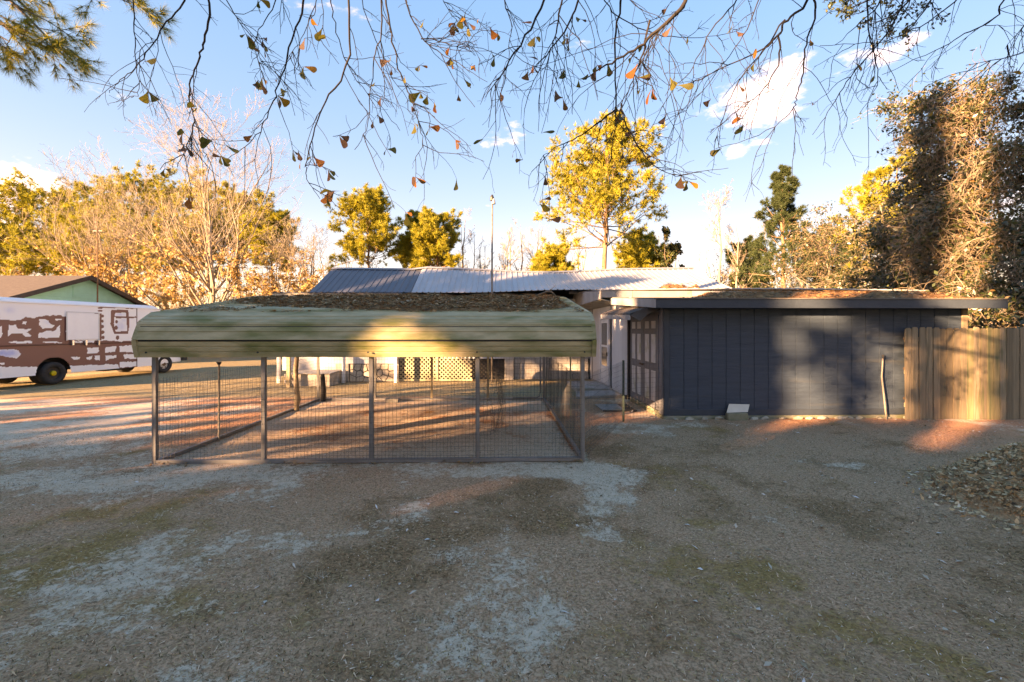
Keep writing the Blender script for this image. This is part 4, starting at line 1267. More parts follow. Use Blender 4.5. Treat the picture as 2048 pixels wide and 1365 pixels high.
VL0, VL1, VZ0, VZ1, VW = -2.75, 4.15, 0.36, 2.93, 2.25
sx_ = np.arange(VL0, VL1 + 0.001, 0.022); sz_ = np.arange(VZ0, 2.80, 0.022)
SX, SZ = np.meshgrid(sx_, sz_)
jx = (fbm(SX * 5, SZ * 5, 4) - 0.5) * 0.11; jz = (fbm(SX * 5 + 40, SZ * 5 + 9, 4) - 0.5) * 0.11
QX, QZ = SX + jx, SZ + jz
prim = np.zeros(SX.shape); blue = np.zeros(SX.shape)
brown = [[(-400, 370), (60, 350), (250, 355), (290, 315), (400, 335), (470, 315), (720, 300), (770, 320), (770, 585), (1560, 605), (1610, 610), (1610, 910), (1400, 925), (1380, 870), (850, 890), (520, 900), (0, 905), (-400, 905)]]
whites = [[(90, 410), (180, 410), (220, 460), (370, 455), (300, 500), (370, 545), (310, 560), (250, 520), (130, 515), (90, 560)], [(460, 345), (580, 350), (590, 400), (640, 420), (600, 450), (490, 450), (460, 420)],
          [(640, 345), (725, 345), (725, 362), (650, 365)], [(450, 500), (560, 490), (640, 480), (685, 430), (710, 410), (705, 555), (450, 562)], [(265, 372), (308, 370), (300, 402), (268, 405)],
          [(80, 612), (210, 603), (375, 598), (375, 624), (200, 632)], [(490, 610), (640, 608), (740, 618), (640, 627), (500, 624)], [(860, 598), (970, 596), (970, 614), (870, 617)], [(1000, 588), (1110, 588), (1105, 622), (1010, 622)],
          [(1015, 680), (1150, 670), (1160, 710), (1140, 745), (1020, 740)], [(1240, 670), (1360, 665), (1350, 725), (1230, 735)], [(1390, 665), (1560, 650), (1640, 650), (1640, 725), (1400, 735)], [(835, 785), (940, 790), (935, 820), (860, 825)],
          [(1010, 790), (1090, 770), (1080, 815), (1020, 818)], [(1110, 775), (1165, 770), (1160, 830), (1120, 820)], [(1225, 770), (1360, 765), (1365, 800), (1290, 805), (1235, 835)], [(1450, 760), (1570, 750), (1640, 755), (1640, 810), (1460, 812)],
          [(-400, 420), (15, 425), (15, 560), (-400, 560)], [(-300, 705), (230, 702), (250, 740), (200, 800), (100, 795), (0, 765), (-300, 750)], [(-400, 850), (40, 860), (40, 885), (-400, 890)], [(1400, 850), (1640, 840), (1640, 895), (1400, 905)]]
for poly in brown: prim[inpoly(QX, QZ, [TZ(*p) for p in poly])] = 1
for poly in whites: prim[inpoly(QX, QZ, [TZ(*p) for p in poly])] = 0
QX, QZ = SX + jx * 0.4, SZ + jz * 0.4
for poly in ([(1305, 235), (1500, 235), (1515, 390), (1500, 515), (1340, 520), (1290, 400)], [(1170, 185), (1595, 203), (1595, 224), (1180, 207)], [(1500, 313), (1600, 316), (1600, 332), (1500, 332)],
             [(1162, 280), (1188, 280), (1188, 592), (1162, 592)], [(1110, 275), (1188, 277), (1188, 297), (1120, 292)]):
    prim[inpoly(QX, QZ, [TZ(*p) for p in poly])] = 1
prim[inpoly(QX, QZ, [TZ(*p) for p in [(1345, 272), (1472, 267), (1480, 310), (1490, 488), (1352, 490), (1332, 400)]])] = 0
prim[inpoly(QX, QZ, [TZ(*p) for p in [(1345, 312), (1482, 308), (1482, 328), (1360, 336)]])] = 1
for (cx, cz, rx_, rz_) in ((1175, 212, 30, 13), (1175, 247, 30, 13), (1195, 310, 20, 20), (1195, 370, 20, 20), (1200, 432, 20, 20), (1200, 495, 20, 20), (1205, 560, 20, 20), (1375, 560, 20, 24), (1360, 445, 20, 24), (1365, 375, 16, 20)):
    a = TZ(cx, cz); bq = TZ(cx + rx_, cz + rz_)
    prim[((QX - a[0]) / (bq[0] - a[0])) ** 2 + ((QZ - a[1]) / (a[1] - bq[1])) ** 2 < 1] = 1
for (cx, cz, rx_, rz_, g_) in ((60, 745, 150, 40, 0.9), (1410, 430, 60, 60, 0.35), (1410, 290, 70, 20, 0.4), (110, 240, 60, 40, 0.3), (560, 380, 40, 25, 0.3), (1450, 360, 30, 25, 0.4)):
    a = TZ(cx, cz); bq = TZ(cx + rx_, cz + rz_)
    blue = np.maximum(blue, g_ * np.exp(-(((QX - a[0]) / (bq[0] - a[0])) ** 2 + ((QZ - a[1]) / (a[1] - bq[1])) ** 2) * 1.2) * (0.4 + 1.2 * fbm(SX * 9, SZ * 3, 3)))
# wheel arch openings
keepv = ((SX - 0.0) ** 2 + (SZ - 0.40) ** 2 > 0.53 ** 2)
q = np.arange(SX.size).reshape(SX.shape)
kk = keepv[:-1, :-1] & keepv[1:, 1:] & keepv[1:, :-1] & keepv[:-1, 1:]
Fv = np.stack([q[:-1, :-1], q[:-1, 1:], q[1:, 1:], q[1:, :-1]], -1)[kk]
vme = np_mesh('body_side', np.stack([SX, np.zeros_like(SX), SZ], -1).reshape(-1, 3), Fv)
for nm, arr in (('primer', prim), ('blue', blue)):
    at = vme.attributes.new(nm, 'FLOAT', 'POINT'); at.data.foreach_set('value', arr.astype(np.float32).ravel())
side = link('body_side', vme, M['truck_paint'], van, local=True)
# shell: roof with rounded shoulders, far side, ends, nose
mb = MB()
secv = [(0.0, 2.80), (0.02, 2.87), (0.09, 2.92), (0.2, 2.95), (1.1, 2.99), (2.05, 2.95), (2.16, 2.92), (2.23, 2.87), (2.25, 2.80), (2.25, 0.36)]
vs = []; fs = []
stations = [(VL0, 0.0), (VL1 - 0.25, 0.0), (VL1, -0.10)]
for (x, dz) in stations:
    for (yy, z) in secv: vs.append((x, yy, z + (dz if z > 2.7 else 0)))
m_ = len(secv)
for r in range(len(stations) - 1):
    for c in range(m_ - 1): fs.append((r * m_ + c, r * m_ + c + 1, (r + 1) * m_ + c + 1, (r + 1) * m_ + c))
mb.add(vs, fs); mb.build('body_shell', M['truck_white'], van, local=True, smooth=True)
mb = MB(); mb.box(VL0, VL0 + .02, 0.01, 2.24, 0.36, 2.86); mb.build('rear_panel', M['truck_white'], van, local=True)
mb = MB()
mb.hexa([(VL1, 0.0, 0.36), (VL1 + 1.2, 0.10, 0.42), (VL1 + 1.2, 2.15, 0.42), (VL1, 2.25, 0.36), (VL1, 0.0, 1.52), (VL1 + 1.05, 0.12, 1.30), (VL1 + 1.05, 2.13, 1.30), (VL1, 2.25, 1.52)])
mb.hexa([(VL1 - .02, 0.02, 1.5), (VL1 + .45, 0.08, 1.48), (VL1 + .45, 2.17, 1.48), (VL1 - .02, 2.23, 1.5), (VL1 - .02, 0.02, 2.72), (VL1 + .12, 0.05, 2.70), (VL1 + .12, 2.2, 2.70), (VL1 - .02, 2.23, 2.72)])
mb.build('cab_nose', M['truck_white'], van, local=True, bevel=0.05)
MB().hexa([(VL1 + .44, .2, 1.6), (VL1 + .46, .2, 1.6), (VL1 + .46, 2.05, 1.6), (VL1 + .44, 2.05, 1.6), (VL1 + .165, .2, 2.5), (VL1 + .185, .2, 2.5), (VL1 + .185, 2.05, 2.5), (VL1 + .165, 2.05, 2.5)]).build('windscreen', M['glass'], van, local=True)
MB().box(VL1 + 1.15, VL1 + 1.36, -0.05, 2.3, 0.48, 0.68).build('front_bumper', M['black'], van, local=True, bevel=0.02)
MB().box(VL0 - .2, VL1 + .9, 0.35, 1.9, 0.45, 0.6).build('chassis', M['black'], van, local=True)
mb = MB(); mb.box(-0.75, 0.75, 0.42, 0.5, 0.3, 1.1); mb.box(-0.75, 0.75, 0.02, 0.42, 1.0, 1.06); mb.build('wheel_well', M['black'], van, local=True)
MB().box(VL0, VL1, -0.022, -0.001, 1.36, 1.40).build('belt_moulding', M['maroon'], van, local=True)
MB().box(VL0, VL1, -0.03, 0.02, 2.785, 2.815).build('roof_rail', M['truck_white'], van, local=True)
wa = TZ(775, 270); wb = TZ(1145, 580)
hat = MB().box(wa[0], wb[0], -0.035, -0.002, wb[1], wa[1]).build('serving_hatch', M['truck_white'], van, local=True, bevel=0.006)
f_ = MB()
for (a, b2, c, d_) in ((wa[0] - .03, wa[0] + .01, wb[1] - .02, wa[1] + .02), (wb[0] - .01, wb[0] + .03, wb[1] - .02, wa[1] + .02)):
    f_.box(a, b2, -0.045, -0.037, c, d_)
f_.box(wa[0] - .03, wb[0] + .03, -0.045, -0.037, wa[1] + .021, wa[1] + .05)
f_.build('hatch_frame', M['white_trim'], hat, local=True)
for cx in (835, 990, 1140):
    a = TZ(cx, 590); bq = TZ(cx + 8, 650)
    MB().box(a[0] - .03, a[0] + .03, -0.09, -0.02, bq[1], a[1]).build('shelf_bracket', M['chrome'], van, local=True, bevel=0.006)
dl = TZ(1600, 210)
MB().box(dl[0] - .012, dl[0] + .012, -0.012, -0.001, 0.40, dl[1]).build('door_seam', M['maroon'], van, local=True)


def wheel(cx, cy, r, w, rim, hub, out):
    pr = [(0.55, 0.0), (0.60, -0.06), (0.93, -0.07), (1.0, -0.02), (1.0, w / 0.37 * .37), (0.93, w + .02), (0.5, w)]
    mb = MB(); n = 28; vs = []; fs = []
    for k in range(n):
        a = 2 * math.pi * k / n
        for (f, o) in pr: vs.append((cx + math.cos(a) * r * f, cy + out * -1 * o * -1 if False else cy + o, r + math.sin(a) * r * f))
    m_ = len(pr)
    for k in range(n):
        for j in range(m_ - 1):
            fs.append((k * m_ + j, ((k + 1) % n) * m_ + j, ((k + 1) % n) * m_ + j + 1, k * m_ + j + 1))
    mb.add(vs, fs)
    wh = thing_part = mb.build('wheel', M['tyre'], van, local=True, smooth=True)
    d2 = MB(); d2.tube([(cx, cy + .05, r), (cx, cy + .02, r), (cx, cy + (0.0 if rim == 'rim_white' else 0.08), r)], [r * .6, r * .58, r * .30], 24); d2.build('rim', M[rim], wh, local=True)
    if rim == 'rim_white':
        for k in range(6):
            a = k * math.pi / 3
            h = MB(); h.tube([(cx + math.cos(a) * r * .44, cy + .012, r + math.sin(a) * r * .44), (cx + math.cos(a) * r * .44, cy - .005, r + math.sin(a) * r * .44)], 0.028, 8); h.build('rim_hole', M['black'], wh, local=True)
    h = MB(); h.tube([(cx, cy + .08, r), (cx, cy - .03, r), (cx, cy - .05, r)], [r * .24, r * .22, r * .12], 14); h.build('hub', M[hub], wh, local=True)


wheel(0.0, 0.03, 0.385, 0.22, 'rim_dark', 'hub_yellow', 1)
wheel(0.0, 0.30, 0.385, 0.22, 'rim_dark', 'rim_dark', 1)
wheel(0.0, 1.95, 0.385, 0.25, 'rim_dark', 'rim_dark', 1)
wheel(4.36, 0.06, 0.385, 0.24, 'rim_white', 'rust', 1)
wheel(4.36, 1.92, 0.385, 0.24, 'rim_dark', 'rust', 1)
MB().box(2.2, 2.9, 0.5, 1.0, 0.25, 0.45).build('fuel_tank', M['black'], van, local=True, bevel=0.03)

# ------------------------------------------------------------------ trees
def straight_trunk(base, top, r0, r1, rng, n=10, wob=0.15):
    t = np.linspace(0, 1, n)[:, None]
    p = np.array(base)[None, :] * (1 - t) + np.array(top)[None, :] * t
    p[1:-1, :2] += rng.normal(0, wob, (n - 2, 2)) * 0.5
    return p[None], (r0 + (r1 - r0) * t[:, 0])[None]


def ground_xy(px, d):
    p = P(px, HOR, d)
    return (p.x, p.y, -0.1)


def pine(px, d, top_y, width_px, crown_bottom_y, label, seed, group=None, matn='pine_needles', dens=1.0, form='round', tsize=0.30, name='pine_tree', up=0.07):
    rng = np.random.default_rng(seed)
    b = ground_xy(px, d); H = EYE + (HOR - top_y) / F * d; cb = EYE + (HOR - crown_bottom_y) / F * d
    cb = max(cb, 1.0); Wd = width_px / F * d / 2
    root = thing(name, label, 'pine tree', (b[0], b[1], 0), group)
    Pt, Rt = straight_trunk(b, (b[0] + rng.normal(0, .3), b[1], H - 0.3), 0.017 * H, 0.03, rng, 12, 0.12)
    t0 = cb / H

    def shp(t):
        u = np.clip((t - t0) / (1 - t0), 0, 1)
        if form == 'round': s = np.sqrt(np.clip(1 - (2 * u - 0.75) ** 2 / 1.6, 0.08, 1))
        elif form == 'cone': s = 1.05 - 0.85 * u
        else: s = np.clip(1.1 - 0.8 * u ** 1.5, 0.2, 1)
        return s
    nl = int(62 * dens)
    L1, R1 = kids(Pt, Rt, rng, nl, t0, 0.985, 1.25, Wd / H * 1.0, 6, 0.12, up, 0.35, 0.25, shape=lambda t: shp(t) * 1.0, angj=0.2)
    L2, R2 = kids(L1, R1, rng, 7, 0.3, 1.0, 0.8, 0.5, 4, 0.15, 0.08, 0.55, 0.3)
    L3, R3 = kids(L2, R2, rng, 3, 0.3, 1.0, 0.6, 0.5, 3, 0.15, 0.1, 0.6, 0.4)
    tube_obj('trunk', [(Pt, Rt, 8), (L1, R1, 5)], M['bark_pine'], root)
    tube_obj('twigs', [(L2, R2, 3)], M['bark'], root)['kind'] = 'stuff'
    tips = np.concatenate([L2[:, 2], L2[:, 3], L2[:, 4], L3[:, 2], L3[:, 3], L1[:, -1]])
    dirs = norm(np.concatenate([L2[:, 2] - L2[:, 1], L2[:, 3] - L2[:, 2], L2[:, 4] - L2[:, 3], L3[:, 2] - L3[:, 1], L3[:, 3] - L3[:, 2], L1[:, -1] - L1[:, -2]]))
    k = 16
    C = np.repeat(tips, k, 0); D = np.repeat(dirs, k, 0)
    nd = norm(D * 0.55 + rng.normal(size=C.shape) * 0.75 + np.array([0, 0, 0.3]))
    ln = rng.uniform(0.6, 1.1, len(C))[:, None] * tsize
    A = nd * ln * 0.5
    Bv = norm(np.cross(nd, rng.normal(size=C.shape))) * (0.019 * tsize / 0.3)
    clump = np.repeat(rng.random(len(tips)), k) * 0.6 + rng.random(len(C)) * 0.4
    cards('crown', C + A, A, Bv, M[matn], root, clump, tri=True)
    return root


def bare_tree(px, d, top_y, spread_px, label, seed, group=None, matn='bark_pale', leaves=0, leaf_mat='brown_leaves', trunk_r=None, lev=(9, 7, 6, 3), low=0.25, leafz=None, name='bare_tree', lsize=0.10, multi=1, cat='tree', up=0.10):
    rng = np.random.default_rng(seed)
    b = ground_xy(px, d); H = EYE + (HOR - top_y) / F * d; Wd = spread_px / F * d / 2
    root = thing(name, label, cat, (b[0], b[1], 0), group)
    Ps, Rs = [], []
    for k in range(multi):
        sp = 0 if multi == 1 else 0.35
        p, r = straight_trunk((b[0] + rng.normal(0, 0.15) * (multi > 1), b[1], b[2]), (b[0] + rng.normal(0, sp) * Wd, b[1] + rng.normal(0, sp) * Wd, H * rng.uniform(0.8, 1) if multi > 1 else H * 0.96),
                              trunk_r or 0.013 * H, 0.012, rng, 12, 0.16)
        Ps.append(p); Rs.append(r)
    Pt = np.concatenate(Ps); Rt = np.concatenate(Rs)
    L1, R1 = kids(Pt, Rt, rng, lev[0], low, 0.93, 0.75, Wd / H * 1.15, 8, 0.10, up, 0.5, 0.2)
    L2, R2 = kids(L1, R1, rng, lev[1], 0.2, 1.0, 0.65, 0.5, 6, 0.12, 0.06, 0.55, 0.3)
    L3, R3 = kids(L2, R2, rng, lev[2], 0.2, 1.0, 0.6, 0.5, 4, 0.15, 0.05, 0.6, 0.4)
    R2 = np.maximum(R2, 0.008); R3 = np.maximum(R3, 0.0055)
    sets = [(L2, R2, 3), (L3, R3, 3)]
    if lev[3]:
        L4, R4 = kids(L3, R3, rng, lev[3], 0.2, 1.0, 0.6, 0.55, 3, 0.15, 0.04, 0.7, 0.5)
        sets.append((L4, np.maximum(R4, 0.0045), 3))
    else: L4 = L3
    tube_obj('trunk', [(Pt, Rt, 8), (L1, R1, 5)], M[matn], root)
    tube_obj('crown', sets, M[matn], root)
    if leaves:
        pool = L4.reshape(-1, 3)
        if leafz is not None:
            pool = pool[(pool[:, 2] < leafz[1] + rng.normal(0, 0.8, len(pool))) & (pool[:, 2] > leafz[0])]
        C = pool[rng.integers(0, len(pool), leaves)] + rng.normal(0, 0.07, (leaves, 3))
        a = norm(rng.normal(size=C.shape)); bq = norm(np.cross(a, rng.normal(size=C.shape)))
        s = rng.uniform(0.6, 1.2, leaves)[:, None] * lsize
        cards('foliage', C, a * s, bq * s * 0.55, M[leaf_mat], root, cup=0.3)
    return root


# pines lit up behind the green house
for (px, d, ty, w, cby, sd_) in ((120, 50, 385, 210, 545, 31), (270, 52, 368, 200, 545, 32), (40, 46, 470, 190, 570, 33), (385, 54, 380, 190, 540, 34), (480, 50, 392, 150, 530, 35), (548, 47, 428, 100, 540, 36), (-90, 48, 430, 210, 560, 37), (190, 46, 440, 170, 560, 38), (330, 46, 460, 170, 560, 39)):
    pine(px, d, ty, w, cby, 'sunlit broad pine rising behind the mint green house', sd_, 'pines behind the green house', tsize=0.42)
pine(742, 40, 408, 135, 530, 'round crowned pine behind the grey end of the metal roof', 41, tsize=0.36)
pine(826, 42, 418, 75, 545, 'slim pine with spiky top between two rounder pines', 42, form='cone', tsize=0.36)
pine(874, 40, 428, 95, 540, 'bushy pine beside the bare trees near the lamp mast', 43, tsize=0.36)
pine(1205, 33, 258, 265, 500, 'tallest golden pine with layered crown above the white roof', 44, dens=1.15, form='layer', tsize=0.36)
pine(1110, 42, 505, 90, 580, 'low young pine peeping over the white roof ridge', 45, tsize=0.36)
pine(1290, 38, 478, 110, 575, 'young pine in the shade of the tallest pine', 46, tsize=0.36)
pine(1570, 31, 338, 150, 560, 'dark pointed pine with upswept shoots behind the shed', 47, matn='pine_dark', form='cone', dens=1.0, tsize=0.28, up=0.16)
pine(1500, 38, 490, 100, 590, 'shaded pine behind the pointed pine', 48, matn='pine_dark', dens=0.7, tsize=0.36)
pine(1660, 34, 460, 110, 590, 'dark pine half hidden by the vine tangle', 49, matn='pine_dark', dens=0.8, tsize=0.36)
pine(1790, 30, 320, 170, 560, 'yellow green pine seen through the vine tangle', 50, dens=0.8, tsize=0.34)
# the big bare tree on the left and others
bare_tree(430, 34, 262, 430, 'large spreading bare tree with brown leaves on its lower limbs', 61, leaves=6000, leafz=(0, 7), trunk_r=0.26, lev=(20, 9, 6, 3), low=0.10, lsize=0.12, multi=2)
bare_tree(250, 36, 400, 330, 'lower bare tree tangled with tan leaves beside the mint gable', 62, leaves=4500, leafz=(0, 6.5), lev=(16, 8, 6, 2), low=0.1, lsize=0.12, multi=3)
bare_tree(560, 36, 470, 200, 'brown leaved scrub tree behind the end of the carport', 63, leaves=4500, leafz=(0, 6), lev=(14, 8, 5, 2), low=0.08, multi=3, lsize=0.11)
for (px, d, ty, w, sd_) in ((620, 40, 445, 110, 71), (655, 44, 470, 90, 72), (920, 44, 425, 80, 73), (945, 46, 448, 90, 74), (1010, 42, 440, 110, 75), (1045, 46, 425, 120, 76), (1085, 48, 450, 130, 77), (1150, 48, 440, 130, 78), (700, 48, 480, 100, 83), (980, 50, 470, 120, 84), (1260, 46, 470, 120, 85), (1320, 48, 460, 110, 86)):
    bare_tree(px, d, ty, w, 'pale leafless tree standing beyond the metal house roof', sd_, 'leafless trees beyond the house', lev=(12, 7, 6, 0), multi=2, low=0.15, leaves=350, leafz=(0, 5))
for (px, d, ty, w, sd_) in ((1440, 30, 365, 150, 79), (1475, 36, 420, 110, 80), (1530, 38, 440, 120, 81), (1610, 36, 450, 120, 82)):
    bare_tree(px, d, ty, w, 'leafless tree with upswept limbs behind the shed roof', sd_, 'leafless trees behind the shed', lev=(12, 7, 6, 2), low=0.3, up=0.16)
# brushy understory that closes the yard
for k in range(34):
    rng_k = np.random.default_rng(300 + k)
    px = -60 + k * 52 + rng_k.uniform(-20, 20); d = rng_k.uniform(36, 58)
    bare_tree(px, d, rng_k.uniform(520, 575), rng_k.uniform(90, 150), 'thicket of thin brown stems and tan leaves at the wood edge', 300 + k, 'brush along the wood edge', lev=(9, 6, 5, 0), multi=5, low=0.1, leaves=700, lsize=0.11, name='brush_thicket', cat='thicket', trunk_r=0.04)
for (px, d, ty, w, sd_) in ((1330, 33, 455, 60, 91), (1350, 36, 480, 70, 92)):
    bare_tree(px, d, ty, w, 'slim leafy evergreen beside the tallest pine', sd_, 'leafy evergreens by the tallest pine', lev=(14, 7, 5, 0), leaves=4500, leaf_mat='vine_leaves', lsize=0.12, matn='bark', name='evergreen_tree')
bare_tree(242, 40, 525, 40, 'pale straight dead trunk behind the mint gable', 93, lev=(4, 3, 2, 0), low=0.5, trunk_r=0.2, name='dead_tree')

# vine-hung trees at the right
def vine_tree(px, d, top_y, width_px, label, seed, leaves, group=None, trunk_r=0.2, tangle=700, lean=0.0, lsize=0.075, warm=False):
    rng = np.random.default_rng(seed)
    b = ground_xy(px, d); H = EYE + (HOR - top_y) / F * d; Wd = width_px / F * d / 2
    root = thing('vine_covered_tree', label, 'tree', (b[0], b[1], 0), group)
    Pt, Rt = straight_trunk(b, (b[0] + lean, b[1], H * 0.97), trunk_r, 0.03, rng, 12, 0.5)
    L1, R1 = kids(Pt, Rt, rng, 20, 0.12, 0.97, 1.0, Wd / H * 0.95, 8, 0.16, 0.02, 0.5, 0.25)
    L2, R2 = kids(L1, R1, rng, 8, 0.15, 1.0, 0.8, 0.55, 6, 0.2, -0.02, 0.5, 0.35)
    L3, R3 = kids(L2, R2, rng, 6, 0.1, 1.0, 0.8, 0.6, 5, 0.25, -0.04, 0.6, 0.5)
    tube_obj('trunk', [(Pt, Rt, 9), (L1, R1, 6)], M['bark_pale'], root)
    tube_obj('branches', [(L2, np.maximum(R2, 0.008), 4), (L3, np.maximum(R3, 0.005), 3)], M['vine'], root)
    # hanging vines
    st = L1.reshape(-1, 3)[rng.integers(0, L1.shape[0] * L1.shape[1], tangle)] + rng.normal(0, 0.15, (tangle, 3))
    dv = norm(rng.normal(size=(tangle, 3)) * np.array([1, 1, 0.6])); pts = [st]
    for s in range(9):
        dv = norm(dv + rng.normal(size=dv.shape) * 0.28 + np.array([0, 0, -0.12])); pts.append(pts[-1] + dv * rng.uniform(0.12, 0.24))
    Vp = np.stack(pts, 1); Vp[:, :, 2] = np.maximum(Vp[:, :, 2], 0.05)
    tube_obj('vines', [(Vp, np.full(Vp.shape[:2], 0.006) * np.linspace(1.5, 0.6, 10)[None, :], 3)], M['vine'], root)
    pool = np.concatenate([L3.reshape(-1, 3), Vp.reshape(-1, 3)[::2], L2.reshape(-1, 3)])
    C = pool[rng.integers(0, len(pool), leaves)] + rng.normal(0, 0.10, (leaves, 3))
    C[:, 2] = np.maximum(C[:, 2], 0.05)
    a = norm(rng.normal(size=C.shape) + np.array([0, 0, -0.4])); bq = norm(np.cross(a, rng.normal(size=C.shape)))
    s = rng.uniform(0.6, 1.2, leaves)[:, None] * lsize
    cards('foliage', C, a * s, bq * s * 0.5, M['vine_leaves'], root, cup=0.25)
    return root


vine_tree(1965, 15.0, 165, 260, 'tall leaning tree smothered in tangled vines above the wooden fence', 101, 9000, trunk_r=0.24, lean=-1.0, tangle=1500)
vine_tree(1850, 17.5, 160, 230, 'dark evergreen draped in fine leaves left of the leaning vine tree', 102, 15000, tangle=500)
vine_tree(2120, 14.5, 120, 330, 'dense vine hung tree at the far end of the wooden fence', 103, 15000, tangle=700)
vine_tree(1760, 22, 400, 260, 'low tangle of leafy trees behind the blue shed roof', 104, 12000, tangle=700, trunk_r=0.12)
vine_tree(1890, 20, 330, 260, 'thick undergrowth tree filling the corner behind shed and fence', 105, 14000, tangle=900, trunk_r=0.14)
vine_tree(1650, 26, 470, 220, 'scrubby leafy tree low behind the white roof edge', 106, 8000, tangle=500, trunk_r=0.1)
vine_tree(2010, 12.6, 520, 210, 'bushy evergreen scrub just behind the wooden fence boards', 107, 9000, tangle=500, trunk_r=0.08)
vine_tree(2250, 13.0, 330, 330, 'leafy scrub tree beyond the end of the fence', 108, 8000, tangle=400, trunk_r=0.12)
# far wood on the horizon
rng = np.random.default_rng(77)
nW = 420
Wx = rng.uniform(-150, 150, nW); Wy = rng.uniform(75, 110, nW); hh = rng.uniform(5, 9.5, nW)
t = np.linspace(0, 1, 6)[None, :, None]
WP = np.stack([Wx, Wy, np.zeros(nW)], -1)[:, None, :] * np.ones((1, 6, 1)); WP = WP + np.stack([np.zeros(nW), np.zeros(nW), hh], -1)[:, None, :] * t
WP[:, 1:, :2] += rng.normal(0, 0.25, (nW, 5, 2))
WR = 0.12 * (1.1 - t[..., 0]) * np.ones((nW, 1))
B1, BR1 = kids(WP, WR, rng, 7, 0.3, 1, 0.7, 0.35, 4, 0.15, 0.1, 0.5, 0.3)
B2, BR2 = kids(B1, BR1, rng, 4, 0.2, 1, 0.6, 0.5, 3, 0.15, 0.05, 0.6, 0.4)
wood = tube_obj('distant_wood', [(WP, WR, 4), (B1, np.maximum(BR1, 0.02), 3), (B2, np.maximum(BR2, 0.015), 3)], M['bark_pale'])
tag(wood, 'distant leafless wood closing the horizon beyond the houses', 'wood', kind='stuff')

# ------------------------------------------------------------------ unseen wood behind the viewpoint, crowns and gaps shaped to set the sun patches
LX, LY = HY, -HX      # lateral axis, across the sunlight
TB = -40.0


def belt_tree(s, half, z0, z1, seed, t=TB, n=None):
    rng = np.random.default_rng(seed)
    bx, by = HX * t + LX * s, HY * t + LY * s
    root = thing('shade_tree', 'unseen tree behind the viewpoint with its crown shaped to shade the yard', 'tree', (bx, by, 0), 'unseen shade trees behind the viewpoint')
    Pt, Rt = straight_trunk((bx, by, -0.1), (bx, by, z1 - 0.4), 0.22 if half > 0.9 else 0.05, 0.03, rng, 10, 0.1)
    tube_obj('trunk', [(Pt, Rt, 8)], M['bark'], root)
    n = n or int(230 * half * (z1 - z0) / 1.0)
    u = rng.uniform(-1, 1, n); zz = rng.uniform(z0, z1, n); tt = rng.normal(0, 1.2, n)
    prof = np.sqrt(np.clip(1 - ((zz - (z0 + z1) / 2) / ((z1 - z0) / 2)) ** 8, 0.05, 1)) * ((0.86 + 0.24 * vnoise(zz * 0.9 + seed, zz * 0 + seed)) if z0 < 14 else (0.55 + 0.8 * vnoise(zz * 1.1 + seed, np.sign(u) * 3 + seed)))
    u = u * half * prof
    C = np.stack([bx + HX * tt + LX * u, by + HY * tt + LY * u, zz], -1)
    a = norm(rng.normal(size=C.shape)); bq = norm(np.cross(a, rng.normal(size=C.shape)))
    sz = rng.uniform(0.18, 0.36, n)[:, None]
    cards('crown', C, a * sz, bq * sz * 0.7, M['belt_leaves'], root)
    return root


belts = [(-7.7, 1.4, 10.15, 12.6), (-10.2, 1.5, 10.2, 14.2), (-10.4, 1.9, 0.3, 8.05), (-12.4, 1.2, 0.3, 8.1), (-4.68, 0.92, 0.3, 23.5), (-6.1, 1.2, 0.2, 9.75), (-2.2, 2.0, 0.2, 10.68), (1.2, 1.75, 0.3, 24), (4.4, 2.2, 0.3, 23), (8.5, 2.6, 0.3, 23), (13, 3, 0.3, 22),  # crown spans across the sunlight, several added only to trim sun patches
         (-14.8, 1.5, 0.3, 7.9), (-17.4, 1.4, 0.3, 7.6), (-20.6, 1.2, 0.3, 7.8), (-8.4, 2.3, 0.2, 8.35), (-24, 1.2, 0.3, 7.2), (-28, 1.4, 0.3, 7.6), (18, 3, 0.3, 20), (-0.75, 0.6, 15, 24), (-2.95, 0.6, 16.5, 24), (-2.95, 0.09, 10.3, 12.9), (-1.85, 0.26, 10.4, 13.6), (-0.62, 0.34, 10.3, 14), (-2.5, 0.5, 13.2, 14.4), (-3.35, 0.22, 12.0, 12.6), (-2.75, 0.2, 11.9, 12.3),
         (-5.9, 0.55, 11.45, 17), (-13.4, 1.1, 11.6, 15.4), (-15.9, 1.2, 11.9, 15.0), (-18.6, 1.2, 11.7, 14.7), (-11.3, 0.9, 11.9, 15.6), (0.5, 1.2, 0.2, 11.5)]
for i, (s, hf, z0, z1) in enumerate(belts):
    belt_tree(s, hf, z0, z1, 500 + i)
for i, (s, hf, z0, z1, n) in enumerate(((-8.2, 1.9, 8.3, 10.3, 130), (-11.0, 1.6, 8.0, 10.3, 90), (-13.5, 1.5, 8.0, 11.8, 110), (-16.5, 1.5, 7.6, 12, 110))):
    belt_tree(s, hf, z0, z1, 600 + i, n=n)  # thin crowns added to dapple the sun on carport floor and drive

